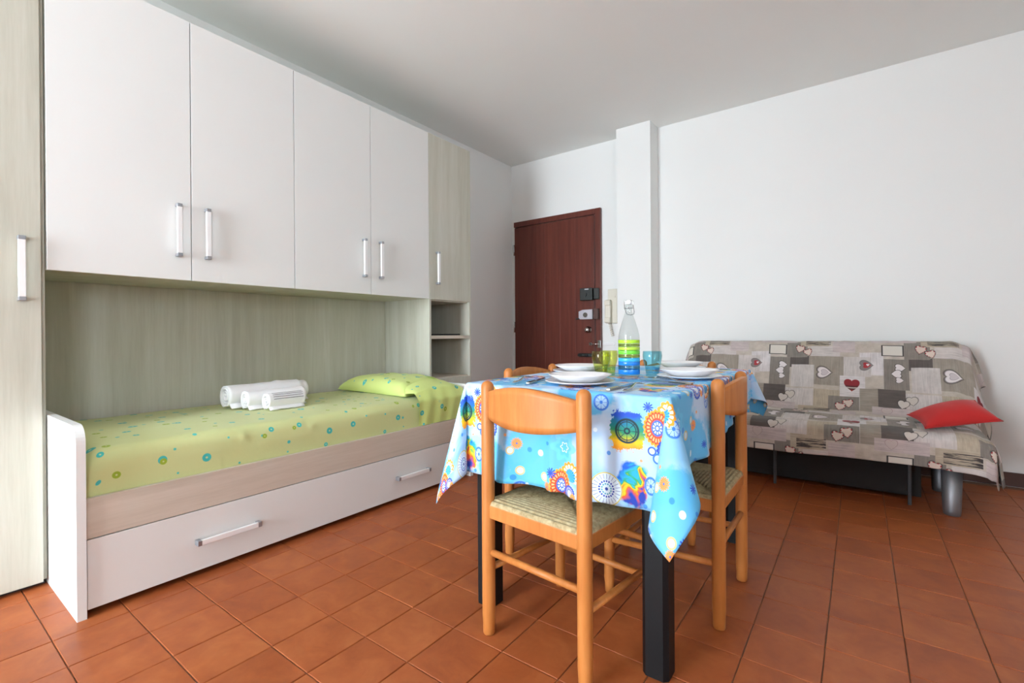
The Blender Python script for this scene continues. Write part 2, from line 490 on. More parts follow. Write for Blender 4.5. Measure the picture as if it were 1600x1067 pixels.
MB().box(-2.9, YB - 1.55, -.02, -2.75, YB - .2, 2.62).build('wall_light_block', M['wall'], kind='structure', label='unseen side screen added outside the window to dim the right floor')  # invented screen, blocks slanting light bound for the right-hand floor
MB().box(-1.693, 3.85, 0, -1.392, YW, ZC).build('wall_pillar', M['wall'], kind='structure', label='white square pillar beside the entrance door')
bb = MB(); bb.box(-1.392, YW - 0.012, 0, XR, YW, 0.082, 0.002)
bb.build('baseboard_far', M['brown'], kind='structure', label='dark brown baseboard under the sofa wall')
MB().box(-1.705, 3.838, 0, -1.38, 3.85, 0.082, 0.002).build('baseboard_pillar', M['brown'], kind='structure', label='dark brown baseboard round the pillar')
MB().box(XW, 2.83, 0, XW + 0.012, YW - 0.06, 0.082, 0.002).build('baseboard_left', M['brown'], kind='structure', label='dark brown baseboard beside the tall cabinet')

# ------------------------------------------------------------------ entrance door
D = empty('door_1', (-2.415, YW, 0), kind='structure', label='dark red painted entrance door with several locks')
def dl(x): return x + 2.415
b = MB(); b.box(dl(-1.975), -0.035, 0, dl(-1.921), 0, 2.093, 0.004); b.box(dl(-2.909), -0.035, 2.04, dl(-1.975), 0, 2.093, 0.004)
b.build('door_frame', M['door'], D)
b = MB(); b.box(dl(-2.905), -0.028, 0.008, dl(-1.985), -0.002, 2.035, 0.003)
leaf = b.build('door_leaf', M['door'], D)
xs = [-2.9, -2.7, -2.53, -2.36, -2.19, -2.02]
for x0, x1 in zip(xs, xs[1:]):
    MB().box(dl(x0) + 0.0004, -0.0295, 0.02, dl(x1) - 0.0004, -0.027, 2.02, 0.0008).build('door_plank', M['door'], leaf)
MB().box(dl(-2.018), -0.036, 0.02, dl(-1.99), -0.027, 2.03, 0.003).build('edge_trim', M['door'], leaf)
for z in (1.80, 1.0):
    MB().tube([(dl(-2.903), -0.042, z - 0.055), (dl(-2.903), -0.042, z + 0.055)], 0.009, 10).build('hinge', M['chrome'], D, label='chrome door hinge')
b = MB(); b.box(dl(-2.114), -0.085, 1.237, dl(-1.985), -0.032, 1.352, 0.006); b.tube([(dl(-2.06), -0.085, 1.295), (dl(-2.06), -0.095, 1.295)], 0.024, 20)
b.box(dl(-1.975), -0.075, 1.245, dl(-1.93), -0.035, 1.348, 0.006)
lk = b.build('rim_lock', M['lockblack'], D, label='black box lock on the door')
MB().box(dl(-2.06), -0.0875, 1.335, dl(-2.02), -0.0845, 1.346).build('name_plate', M['lockgrey'], lk)
b = MB(); b.prism([(dl(-2.126), 1.075), (dl(-2.112), 1.062), (dl(-1.985), 1.062), (dl(-1.985), 1.152), (dl(-2.085), 1.15), (dl(-2.126), 1.135)], 'y', -0.082, -0.032)
lk2 = b.build('rim_lock', M['lockgrey'], D, label='grey box lock with round cylinder')
MB().tube([(dl(-2.055), -0.082, 1.102), (dl(-2.055), -0.09, 1.102)], 0.022, 20).build('lock_cylinder', M['steel'], lk2)
MB().box(dl(-1.98), -0.075, 1.058, dl(-1.932), -0.035, 1.158, 0.005).build('strike_box', M['brown'], lk2)
MB().tube([(dl(-2.175), -0.05, 1.068), (dl(-2.126), -0.05, 1.068)], 0.006, 8).build('key', M['lockblack'], lk2)
b = MB(); b.lathe([(0, .052), (.016, .05), (.024, .042), (.026, .03), (.02, .018), (.014, .014), (.032, .008), (.034, 0.0)], 24)
kn = b.build('door_knob', M['chrome'], D); kn.location = (dl(-2.05), -0.03, 0.963); kn.rotation_euler = (R(90), 0, 0)
b = MB(); b.box(dl(-2.04), -0.045, .815, dl(-2.01), -0.03, .845, .003); b.tube([(dl(-2.025), -.052, .83), (dl(-1.93), -.052, .83)], .005, 8)
b.box(dl(-1.945), -.06, .795, dl(-1.925), -.03, .805, .002); b.box(dl(-1.945), -.06, .855, dl(-1.925), -.03, .865, .002); b.box(dl(-1.948), -.05, .795, dl(-1.92), -.035, .865, .003)
b.build('safety_bolt', M['chrome'], D)
MB().box(dl(-1.918), -.012, .818, dl(-1.80), -.0, .842, .003).build('bolt_keeper', M['white_pl'], D)
b = MB(); b.box(dl(-2.155), -.05, .708, dl(-1.995), -.03, .742, .008); b.tube([(dl(-2.14), -.075, .726), (dl(-2.05), -.075, .726)], .009, 10); b.tube([(dl(-2.055), -.035, .726), (dl(-2.055), -.078, .726)], .009, 10)
b.build('lever_handle', M['lockblack'], D)

# ------------------------------------------------------------------ intercom on the wall
I = empty('intercom', (-1.806, YW, 1.02), label='ivory wall intercom handset beside the door', cat='intercom')
MB().box(-.045, -.035, 0, .045, 0, .312, .006).build('wall_unit', M['ivory'], I)
b = MB(); b.box(-.062, -.075, .0, -.002, -.036, .215, .014, 3); b.box(-.060, -.085, .005, -.004, -.06, .055, .008); b.box(-.060, -.085, .16, -.004, -.06, .21, .008)
b.build('handset', M['ivory'], I)
MB().tube([(.022, -.036, .24), (.022, -.042, .24)], .011, 14).build('call_button', M['ivory'], I)
pts = [(-.03 + .012 * math.cos(k * .9) + .0006 * k, -.03 + .008 * math.sin(k * .9), 0 - .0025 * k) for k in range(48)]
MB().tube(pts, .003, 6).build('coiled_cord', M['ivory'], I)

# ------------------------------------------------------------------ cupboards
XF = -2.455
Y0, Y1, Y2, Y3, Y4, Y5 = 0.395, 0.874, 1.364, 1.859, 2.353, 2.797
ZB, ZT = 1.183, 2.362
def handle(parent, p, vertical, L=0.235):
    """bar handle on a +X facing door; p is the centre on the door face in world coordinates"""
    w = .010; st = .030
    b = MB()
    def bx(a0, a1, x0, x1, bev):
        if vertical: b.box(x0, -w, a0, x1, w, a1, bev)
        else: b.box(x0, a0, -w, x1, a1, w, bev)
    bx(-L / 2 + .014, L / 2 - .014, st - .014, st, .002)
    b.mi = 1
    bx(-L / 2, -L / 2 + .0145, 0, st + .0005, .0015); bx(L / 2 - .0145, L / 2, 0, st + .0005, .0015)
    o = b.build('handle', [M['white_pl'], M['alu']], parent, label='white bar handle with grey metal ends')
    o.location = Vector(p) - parent_loc(parent); return o
def parent_loc(o):
    v = Vector((0, 0, 0))
    while o: v += o.location; o = o.parent
    return v
def door_panel(name, parent, y0, y1, z0, z1, mat, x=XF, t=.018):
    o = MB().box(-t, y0, z0, 0, y1, z1, .0012).build(name, mat, parent)
    o.location = Vector((x, 0, 0)) - parent_loc(parent); return o
def upper(ya, ym, yb, label, hs):
    c = empty('wall_cabinet', (XW, (ya + yb) / 2, ZB), label=label, cat='cabinet', group='white wall cabinets above the bed')
    o = MB().box(XW + .002, ya + .001, ZB + .001, XF - .020, yb - .001, ZT, .001).build('body', M['lam'], c); o.location = -parent_loc(c)
    for (a, bb_), hy in zip(((ya, ym), (ym, yb)), hs):
        d = door_panel('door', c, a + .0018, bb_ - .0018, ZB, ZT, M['white_lam'])
        handle(d, (XF, hy, 1.403), True)
upper(Y0, Y1, Y2, 'white two-door wall cabinet over the bed, next to the tall wardrobe', (0.820, 0.936))
upper(Y2, Y3, Y4, 'white two-door wall cabinet over the bed, next to the narrow shelf column', (1.802, 1.927))
p = MB().box(XW + .002, Y0 + .004, .05, XW + .018, Y4 - .002, ZB, .0005).build('back_panel', M['lam'], label='pale wood-grain panel on the wall behind the bed', cat='panel')
# wardrobe
w = empty('wardrobe', (XW, 0, 0), label='tall pale wood wardrobe at the left edge beside the bed', cat='wardrobe')
o = MB().box(XW + .002, -.5, .02, XF - .020, Y0 - .001, ZT, .001).build('body', M['lam'], w); o.location = -parent_loc(w)
o = MB().box(XW + .03, -.49, 0, XF - .035, Y0 - .004, .02).build('plinth', M['dark'], w); o.location = -parent_loc(w)
for a, c, hy in ((-.498, -.054, None), (-.051, Y0 - .014, .328)):
    d = door_panel('door', w, a, c, .018, ZT, M['lam'])
    handle(d, (XF, hy if hy else -.115, 1.18), True)
# shelf column
t = empty('tall_cabinet', (XW, (Y4 + Y5) / 2, 0), label='narrow pale wood cabinet column with two open shelves at the bed head', cat='cabinet')
def tp(name, *a, mat='lam'):
    o = MB().box(*a, .001).build(name, M[mat], t); o.location = -parent_loc(t); return o
xb = XF - .002
tp('side_panel', XW + .002, Y4 + .0005, .04, xb, Y4 + .0185, ZT)
tp('side_panel', XW + .002, Y5 - .018, .04, xb, Y5, ZT)
tp('rear_panel', XW + .002, Y4 + .0185, .04, XW + .012, Y5 - .018, ZT)
tp('shelf', XW + .012, Y4 + .0185, 1.172, xb - .02, Y5 - .018, 1.188)
tp('shelf', XW + .012, Y4 + .0185, .898, xb, Y5 - .018, .922, mat='lam_h')
tp('shelf', XW + .012, Y4 + .0185, .596, xb - .02, Y5 - .018, .614, mat='lam_h')
tp('top_panel', XW + .012, Y4 + .0185, ZT - .018, xb - .02, Y5 - .018, ZT)
d = door_panel('door', t, Y4 + .004, Y5 - .001, ZB - .002, ZT, M['lam']); handle(d, (XF, 2.428, 1.407), True)
door_panel('lower_door', t, Y4 + .002, Y5 - .001, .04, .606, M['lam'])
MB().box(-.14, -.15, 0, .14, .15, .012, .004).build('tablet_case', M['black'], label='thin black flat case lying on the open shelf', cat='case').location = (-2.63, 2.56, .922)

# ------------------------------------------------------------------ bed
XB = -2.055
B = empty('bed', (XW, (Y0 + Y4) / 2, 0), label='white single bed frame with wide drawer under green bedding', cat='bed')
def end_profile(x1, z1, r=.06):
    pts = [(XW + .02, 0), (x1, 0)]
    for k in range(9):
        a = k / 8 * PI / 2
        pts.append((x1 - r + r * math.cos(a), z1 - r + r * math.sin(a)))
    pts.append((XW + .02, z1)); return pts
def bp(name, mb, mat, parent=None, **k):
    o = mb.build(name, M[mat], parent or B, **k); o.location = -parent_loc(parent or B); return o
bp('footboard', MB().prism(end_profile(XB, .637), 'y', Y0 + .001, Y0 + .026), 'white_lam')
bp('headboard', MB().prism(end_profile(XB, .602), 'y', Y4 - .027, Y4 - .002), 'white_lam')
bp('side_rail', MB().box(XB - .030, Y0 + .027, .258, XB - .010, Y4 - .028, .392, .001), 'lam_h', label='pale wood side rail')
bp('side_rail', MB().box(XW + .022, Y0 + .027, .258, XW + .042, Y4 - .028, .392, .001), 'lam_h')
bp('mattress_base', MB().box(XW + .043, Y0 + .028, .33, XB - .031, Y4 - .029, .35), 'lam')
dr = empty('drawer', (0, 0, 0)); dr.parent = B; dr.location = -parent_loc(B)
fr = bp('drawer', MB().box(XB - .028, Y0 + .029, .024, XB - .009, Y4 - .030, .2545, .001), 'white_lam')
bpy.data.objects.remove(dr)
b = MB(); b.box(XW + .1, Y0 + .06, .02, XB - .029, Y4 - .06, .03); o = b.build('drawer_base', M['lam'], fr)
for y in (.858, 1.835): handle(fr, (XB - .009, y, .136), False, .24)

# mattress with bedspread
random.seed(3)
from mathutils import noise as mnoise
def nz(x, y, z=0.0): return mnoise.noise(Vector((x, y, z)))
mx0, mx1, my0, my1, mz = XW + .045, XB - .035, Y0 + .030, Y4 - .032, .545
def spread_fn(u, v):
    # u across the bed (back edge to front hem), v along the bed
    W = mx1 - mx0; drop = .175; Lb = .10
    s = u * (Lb + W + drop) - Lb
    y = my0 + v * (my1 - my0)
    endd = max(0, 1 - min(y - my0, my1 - y) / .07)
    rz = -.035 * endd ** 2.2
    r = .055
    if s < 0: x, z = mx0, mz + s
    elif s < W - r: x, z = mx0 + s, mz
    else:
        a = (s - (W - r)) / r
        if a < PI / 2: x, z = mx1 - r + r * math.sin(a), mz - r + r * math.cos(a)
        else:
            e = (a - PI / 2) * r; x, z = mx1 + .012 * math.sin(e * 14), mz - r - e
    crown = .010 * math.sin(PI * min(1, max(0, s / W)))
    z += crown + .004 * nz(x * 4, y * 4) + .002 * nz(x * 11, y * 11, 3) + rz
    x += .004 * nz(y * 7, z * 9, 5) * (1 if s > W - .1 else 0)
    if s > W:   # a few tucked creases
        for yc in (.93, 1.55, 1.24, 2.0):
            x += .006 * math.exp(-((y - yc - (mz - z) * .05) / .012) ** 2)
    return (min(x, XB - .0325) , y, max(z, .352))
MB().grid(110, 150, spread_fn, lambda u, v: (u * (mx1 - mx0 + .275), v * (my1 - my0))).build(
    'bedspread', M['bed_green'], label='lime green bedspread with turquoise rings covering the single mattress', cat='bedspread')
MB().box(mx0 + .012, my0 + .012, .351, mx1 - .03, my1 - .012, mz - .055, .02).build('mattress', M['core'], label='single mattress beneath the lime green bedspread', cat='mattress')

def pillow_mb(c, T, n=28, p=2.6, flat=0.35, wr=.004, seed=0, ears=0.0):
    """c: four corners (Vectors) in order; thickness T; returns MB with front & back sheets"""
    c = [Vector(q) for q in c]
    N = (c[1] - c[0]).cross(c[3] - c[0]).normalized()
    mb = MB()
    def f(side):
        def g(u, v):
            # pull sides inward a bit between the corners
            a, b_ = 2 * u - 1, 2 * v - 1
            pin = .045
            uu = u - pin * a * (1 - b_ * b_) * abs(a); vv = v - pin * b_ * (1 - a * a) * abs(b_)
            P = c[0] * (1 - uu) * (1 - vv) + c[1] * uu * (1 - vv) + c[2] * uu * vv + c[3] * (1 - uu) * vv
            h = ((1 - abs(a) ** p) * (1 - abs(b_) ** p))
            h = max(h, 0) ** .55
            w = wr * nz(P.x * 14, P.y * 14, P.z * 14 + seed) * h
            return P + N * side * (T * h * (1.0 if side > 0 else flat) + .0015) + N * w
        return g
    Lu = (c[1] - c[0]).length; Lv = (c[3] - c[0]).length
    mb.grid(n, n, f(1), lambda u, v: (u * Lu, v * Lv)); mb.grid(n, n, f(-1), lambda u, v: (u * Lu + 1, v * Lv))
    bmesh.ops.remove_doubles(mb.bm, verts=mb.bm.verts[:], dist=.0032)
    return mb
P0 = empty('pillow', (-2.5, 2.09, .55), label='lime green pillow lying across the head of the bed', cat='pillow')
o = pillow_mb([(-2.86, 1.875, .566), (-2.17, 1.875, .562), (-2.17, 2.29, .566), (-2.86, 2.29, .57)], .094, 40, 5.0, .12, .008, 4).build('case', M['bed_green2'], P0); o.location = -P0.location
# pillowcase end hanging over the front edge of the mattress
def flap(u, v):
    y = 1.905 + v * .395
    s = u * .335
    ybump = (4 * v * (1 - v)) ** .5 if 0 < v < 1 else 0
    top = .572 + .072 * ybump
    pts = [(-2.215, top), (-2.115, .568 + .02 * ybump), (-2.076, .52), (-2.0755, .395)]
    L = [0]
    for a, b_ in zip(pts, pts[1:]): L.append(L[-1] + math.hypot(b_[0] - a[0], b_[1] - a[1]))
    q = u * L[-1]
    for k in range(3):
        if q <= L[k + 1] or k == 2:
            f = (q - L[k]) / (L[k + 1] - L[k]); x = pts[k][0] * (1 - f) + pts[k + 1][0] * f; z = pts[k][1] * (1 - f) + pts[k + 1][1] * f; break
    z += .016 * math.sin(u * PI)
    x += .004 * math.sin(y * 60 + u * 3) * u
    return (x + .010 * math.sin(u * PI), y + .03 * (u - .5) * (1 - 2 * v) - .02 * u * (1 - v), z)
o = MB().grid(30, 30, flap, lambda u, v: (u * .33, v * .4)).build('case_flap', M['bed_green2'], P0); o.location = -P0.location
def topsheet(u, v):
    y = 2.16 + v * .155; x = -2.30 + u * .19
    z = .655 - .07 * v ** 1.5 - .075 * u ** 2.2 + .005 * nz(x * 20, y * 20)
    return (x, y, z)
o = MB().grid(16, 16, topsheet).build('inner_case', M['bed_bright'], P0, label='brighter green pillowcase inside'); o.location = -P0.location

# towels
def towel(loc, L, r, rz, label, striped=False, spiral=3.6, big=False):
    T = empty('rolled_towel', loc, rz, label=label, cat='towel', group='rolled white towels on the bed')
    # rolled sheet along local Y, spiral cross-section with a loose outer flap
    n = 130; prof = []
    for k in range(n + 1):
        f = k / n; a = f * spiral * 2 * PI; rr = r * (1 - .82 * (1 - f) ** 1.35)
        prof.append((rr * math.cos(a + .6), rr * math.sin(a + .6)))
    a_end = spiral * 2 * PI + .6
    mb = MB(); th = .006
    def fn(u, v):
        i = u * n; k = min(int(i), n - 1); f = i - k
        x = prof[k][0] * (1 - f) + prof[k + 1][0] * f; z = prof[k][1] * (1 - f) + prof[k + 1][1] * f
        y = (v - .5) * L + .006 * nz(u * 9, 3.1)
        s = 1 + .05 * nz(u * 12, v * 5) + (.09 * math.exp(-((v - .58 - .1 * math.sin(u * 22)) / .05) ** 2) if big else 0) + (.05 if big and v > .58 else 0) - (.14 if big and v > .93 else 0)
        return (x * s, y, z * s + r)
    mb.grid(n, 30, fn)
    o = mb.build('roll', M['towel'], T)
    md = o.modifiers.new('thick', 'SOLIDIFY'); md.thickness = th; md.offset = -1
    MB().grid(8, 10, lambda u, v: (r * .62 + u * r * .42, (v - .5) * L * .97, .007 + (1 - u) ** 2 * r * .32 + .003 * nz(u * 5, v * 8))).build('loose_end', M['towel'], T).modifiers.new('thick', 'SOLIDIFY').thickness = .007
    if striped:
        for k, (a, y0) in enumerate([(a, 0) for a in (.30, .58, .86, 1.14)]):
            ca, sa = math.cos(a), math.sin(a)
            mb = MB(); rr = r * 1.035
            mb.grid(14, 1, lambda u, v: (rr * ca + (v - .5) * .0034 * -sa, (u - .5) * L * .84 + .006, (rr * sa + (v - .5) * .0034 * ca) + r))
            mb.build('stripe', M['towel_stripe'], T)
    return T
towel((-2.61, 1.285, .5625), .43, .058, R(2), 'long rolled white towel at the back, against the wood panel', big=True)
towel((-2.487, 1.265, .559), .30, .047, R(-2), 'rolled white towel between the long roll and the striped one')
towel((-2.388, 1.262, .5585), .185, .042, R(0), 'small rolled white towel with thin grey stripes in front', True)

# ------------------------------------------------------------------ chairs
def chair():
    root = empty('rush_chair')
    W, Dp, H = .178, .186, .785
    for sx in (-1, 1):
        pr = [(0, 0)] ; r = .0205
        prof = [(.0, 0), (r * .8, 0), (r * .92, .004), (r * .92, .03), (r, .06), (r, H - .02)] + [(r * math.cos(a), H - .02 + .02 * math.sin(a)) for a in (PI / 8, PI / 4, 3 * PI / 8)] + [(0, H)]
        MB().lathe(prof, 18, (sx * W, -Dp, 0)).build('back_post', M['beech'], root)
    r = .0185
    for sx in (-1, 1):
        prof = [(0, 0), (r * .85, 0), (r * .9, .03), (r, .05), (r, .405), (r * .7, .413), (0, .413)]
        MB().lathe(prof, 16, (sx * W, Dp, 0)).build('front_leg', M['beech'], root)
    # seat rails
    for sx in (-1, 1):
        MB().box(sx * W - .011, -Dp + .012, .362, sx * W + .011, Dp - .012, .404, .004).build('seat_rail', M['beech'], root)
    for sy in (-1, 1):
        MB().box(-W + .012, sy * Dp - .011, .362, W - .012, sy * Dp + .011, .404, .004).build('seat_rail', M['beech'], root)
    # stretchers
    MB().tube([(-W, -Dp, .255), (W, -Dp, .255)], .0105, 12).build('stretcher', M['beech'], root)
    for sx in (-1, 1):
        for z in (.20,) :
            MB().tube([(sx * W, -Dp, z), (sx * W, Dp, z - .012)], .0105, 12).build('stretcher', M['beech'], root)
        MB().tube([(sx * W, -Dp + .19, .228), (sx * W, Dp, .228)], .0085, 10) if False else None
    for z in (.15, .27):
        MB().tube([(-W, Dp, z), (W, Dp, z)], .0105, 12).build('stretcher', M['beech'], root)
    # curved back slat
    def slat(side):
        def f(u, v):
            x = (2 * u - 1) * (W - .012)
            q = 1 - (2 * u - 1) ** 2
            zt = .752 + .026 * q ** 1.1; zb = .672 - .018 * q
            y = -Dp - .036 * q - .004 + side * .0075
            vv = v
            return (x, y, zb + (zt - zb) * vv)
        return f
    mb = MB(); mb.grid(24, 6, slat(-1)); mb.grid(24, 6, slat(1))
    mb.bm.verts.ensure_lookup_table()
    n1 = 25 * 7
    def idx(i, j, s): return mb.bm.verts[s * n1 + i * 7 + j]
    fs = []
    for i in range(24):
        for j in (0, 6): fs.append(mb.bm.faces.new((idx(i, j, 0), idx(i + 1, j, 0), idx(i + 1, j, 1), idx(i, j, 1))))
    for j in range(6):
        for i in (0, 24): fs.append(mb.bm.faces.new((idx(i, j, 0), idx(i, j + 1, 0), idx(i, j + 1, 1), idx(i, j, 1))))
    mb._n(fs)
    mb.build('back_slat', M['beech'], root)
    # rush seat: cords run parallel to each side and meet on the diagonals
    sx_, sy_ = W - .004, Dp - .004
    def rush_fn(u, v):
        a, b_ = 2 * u - 1, 2 * v - 1
        e = max(abs(a), abs(b_))
        ridge = .0034 * abs(math.sin(PI * (1 - e) * 15.0))
        dome = .024 * (1 - e ** 5) ** .5 - .012 * max(0, 1 - e) ** 1.0
        diag = abs(abs(a) - abs(b_))
        groove = -.004 * math.exp(-(diag / .05) ** 2) * (e > .05)
        return (a * (sx_ + .014), b_ * (sy_ + .014) , .402 + dome + ridge + groove)
    mb = MB(); mb.grid(150, 150, rush_fn)
    mb.build('rush_seat', M['rush'], root, label='woven straw seat')
    MB().box(-sx_ + .01, -sy_ + .01, .385, sx_ - .01, sy_ - .01, .401).build('seat_underside', M['rush'], root)
    return root
ch = chair(); kids_index()
G = 'rush seat chairs round the table'
CH = [((-.737, 1.305, 0), R(-6), 'orange wooden chair with rush seat nearest the camera, back turned to us'),
      ((-.545, 1.757, 0), R(90), 'orange wooden chair with rush seat between the table and the sofa'),
      ((-1.015, 1.785, 0), R(-90), 'orange wooden chair tucked in at the table on the bed side'),
      ((-.775, 2.32, 0), R(180), 'orange wooden chair at the far end of the table, mostly hidden by the bottle')]
for i, (loc, rz, lab) in enumerate(CH):
    c = ch if i == 0 else copy_tree(ch)
    c.location = loc; c.rotation_euler = (0, 0, rz); tag(c, lab, 'chair', G)

# ------------------------------------------------------------------ table
tx0, tx1, ty0, ty1, tz = -1.09, -.40, 1.225, 2.335, .757
T = empty('dining_table', ((tx0 + tx1) / 2, (ty0 + ty1) / 2, 0), label='black dining table with thick chamfered legs under the patterned cloth', cat='table')
def tb(name, mb): o = mb.build(name, M['black'], T); o.location = -T.location; return o
tb('tabletop', MB().box(tx0 + .002, ty0 + .002, tz - .028, tx1 - .002, ty1 - .002, tz, .004))
for sx in (0, 1):
    for sy in (0, 1):
        lx, ly, hw, cf = (tx0 + .048 if sx == 0 else tx1 - .048), (ty0 + .055 if sy == 0 else ty1 - .048), .036, .012
        poly = [(lx - hw + cf, ly - hw), (lx + hw - cf, ly - hw), (lx + hw, ly - hw + cf), (lx + hw, ly + hw - cf), (lx + hw - cf, ly + hw), (lx - hw + cf, ly + hw), (lx - hw, ly + hw - cf), (lx - hw, ly - hw + cf)]
        tb('leg', MB().prism(poly, 'z', 0, tz - .028))

# ---- printed tablecloth material
def cloth_pattern():
    m = Mat('printed_tablecloth'); m.set(Roughness=0.55, Sheen_Weight=0.05)
    m.b.inputs['Specular IOR Level'].default_value = 0.3
    nt = m.nt
    tc = m.node('ShaderNodeTexCoord'); uv = tc.outputs['UV']
    wob = m.noise(uv, 22, 3, 0.6); wobf = m.noise(uv, 90, 3, 0.7)
    big = m.noise(uv, 5.5, 3, 0.55, 0.6)
    PX, PY = .59, .38
    pale, cyan = lin(186, 212, 240), lin(82, 180, 232)
    c = m.mix(big.above(.54, .10) * .6, pale, cyan)
    c = m.mix(m.noise(uv, 13, 3, .5, .4).above(.60, .05) * .5, c, lin(150, 214, 246))
    def local(x, y): return m.vwrap(m.sh['uv'], x, y, PX, PY)
    def polar(v, sx=1.0, sy=1.0):
        if sx != 1.0 or sy != 1.0: v = m.vscale(v, (1 / sx, 1 / sy, 0))
        x, y = m.vxy(v); return m.vlen(v), y.atan2(x)
    shared = dict(uv=uv, wob=wob, wobf=wobf)
    S = .0012
    def cyanflower(c, x, y, r):
        d, a = polar(local(x, y)); w = m.sh['wob'] * .02 - .010
        pet = (a * 6.0).cos() * (r * .16) + r * .84
        c = m.mix((d + w - pet).below(0, .004) * .8, c, lin(104, 200, 242))
        c = m.mix((d + w - pet * .6).below(0, .006) * .45, c, lin(62, 168, 232))
        st = (a * 6.0).cos() * .0025 + r * .26
        c = m.mix((d - st).abs().below(.0016, S) * .9, c, lin(226, 244, 252)); return c
    def wheel(c, x, y, r, col1=lin(52, 118, 220), fill=lin(160, 204, 246), sx=1.0):
        d, a = polar(local(x, y), sx)
        c = m.mix((d - r).below(0, .005) * .75, c, fill)
        c = m.mix((d - r * .86).abs().below(r * .13, .003), c, col1)
        sp = (a * 4.0).sin().abs().below(.30, .12) * d.below(r * .86, S)
        c = m.mix(sp, c, col1)
        lace = (a * 14.0).cos() * (d * (34.0 / r)).cos()
        c = m.mix(lace.above(.35, .2) * d.below(r * .8, S) * .55, c, lin(236, 246, 255))
        c = m.mix(d.below(r * .2, S), c, col1); return c
    def mandala(c, x, y, r):
        d, a = polar(local(x, y))
        c = m.mix(d.below(r, S), c, lin(214, 232, 246))
        c = m.mix((d - r * .97).abs().below(r * .035, S), c, lin(206, 190, 96))
        tick = (a * 12.0).sin().abs().below(.20, .10)
        c = m.mix(tick * (d - r * .74).abs().below(r * .15, S), c, lin(38, 60, 150))
        dots = (a * 9.0).sin().abs().above(.55, .25)
        c = m.mix(dots * (d - r * .46).abs().below(r * .055, S), c, lin(34, 66, 176))
        dot2 = (a * 6.0).sin().abs().above(.5, .25)
        c = m.mix(dot2 * (d - r * .30).abs().below(r * .04, S), c, lin(40, 150, 180))
        c = m.mix(d.below(r * .10, S), c, lin(34, 60, 150)); return c
    def dahlia(c, x, y, r, sy=1.0, body=lin(204, 74, 34), rim=lin(224, 160, 40), heart=lin(40, 104, 214), np=11.0):
        d, a = polar(local(x, y), 1.0, sy)
        sc = (a * np).cos().abs()
        edge = sc * (r * .10) + r * .88
        c = m.mix((d - edge).below(0, S), c, rim)
        c = m.mix((d - edge * .86).below(0, S), c, body)
        c = m.mix((a * np).cos().abs().above(.75, .2) * (d - r * .62).abs().below(r * .10, S), c, lin(248, 220, 150))
        c = m.mix((a * np).sin().abs().below(.25, .15) * (d - r * .6).abs().below(r * .24, S) * .7, c, lin(140, 40, 30))
        c = m.mix((d - sc * r * .07).below(r * .36, S), c, heart)
        c = m.mix((a * 5.0).sin().abs().above(.6, .2) * (d - r * .24).abs().below(r * .07, S), c, lin(240, 246, 255))
        c = m.mix(d.below(r * .09, S), c, lin(246, 236, 200)); return c
    def fan(c, x, y, r):
        lv = local(x, y); dx, dy = m.vxy(lv); d, a = polar(lv)
        sc = (a * 7.0).cos().abs()
        up = dy.below(r * .35, .004)          # V grows downwards, petals fan upwards
        c = m.mix((d - sc * r * .14).below(r * .86, S) * up, c, lin(234, 158, 44))
        c = m.mix((d - sc * r * .10).below(r * .70, S) * up * sc.above(.45, .2), c, lin(250, 244, 226))
        c = m.mix((d - sc * r * .08).below(r * .46, S) * up, c, lin(70, 176, 232))
        c = m.mix((a * 7.0).sin().abs().below(.3, .2) * d.below(r * .5, S) * up, c, lin(36, 74, 190)); return c
    def splash(c, x, y, r, wr):
        lv = local(x, y); dx, dy = m.vxy(lv); n = m.sh['wobf'] * .030 - .015; n2 = m.sh['wob'] * .02 - .010
        e = dx.abs().max(dy.abs() * .86) * .6 + (dx * dx + dy * dy).sqrt() * .36 + n * 1.3 + n2 * 1.4
        mk = e.below(r, .003)
        g = m.ramp((dy + n2 * 2.2) / (2.2 * r) + .5, [(.08, lin(24, 74, 190)), (.30, lin(20, 122, 150)), (.5, lin(30, 140, 100)), (.64, lin(150, 170, 40)), (.78, lin(240, 190, 20)), (.97, lin(232, 150, 40))])
        c = m.mix(mk, c, g)
        d, a = polar(lv)
        dk = lin(16, 52, 60)
        c = m.mix((d - wr).abs().below(wr * .10, .002) , c, dk)
        c = m.mix((d - wr * .8).abs().below(wr * .05, .0015) , c, dk)
        c = m.mix(((a * 4.0).sin().abs().below(.18, .1)) * d.below(wr, S), c, dk)
        c = m.mix((d - wr * .22).abs().below(wr * .08, .0015), c, dk); return c
    def wash(c, x, y, r):
        lv = local(x, y); dx, dy = m.vxy(lv); n2 = m.sh['wob'] * .05 - .025
        e = (dx * dx * 1.5 + dy * dy * .8).sqrt() + n2
        g = m.ramp(m.noise(m.sh['uv'], 19, 2, .5, 1.2) * .7 + (dy / (2.4 * r) + .5) * .3, [(.34, lin(20, 92, 200)), (.42, lin(38, 168, 220)), (.47, lin(48, 160, 84)), (.52, lin(246, 200, 30)), (.58, lin(228, 92, 34)), (.66, lin(34, 62, 160))])
        return m.mix(e.below(r, .008), c, g)
    def ring(c, x, y, r, k=lin(222, 196, 120), fill=None):
        d, a = polar(local(x, y))
        if fill: c = m.mix(d.below(r, S), c, fill)
        return m.mix((d - r).abs().below(r * .2, S), c, k)
    def daisy(c, x, y, r, k=lin(226, 134, 58), np=7.0, heart=lin(60, 110, 200)):
        d, a = polar(local(x, y))
        c = m.mix((d - (a * np).cos().abs() * r * .35).below(r * .66, S), c, k)
        c = m.mix((a * np).sin().abs().below(.25, .15) * (d - r * .6).abs().below(r * .35, S) * .6, c, lin(250, 220, 180))
        return m.mix(d.below(r * .16, S), c, heart)
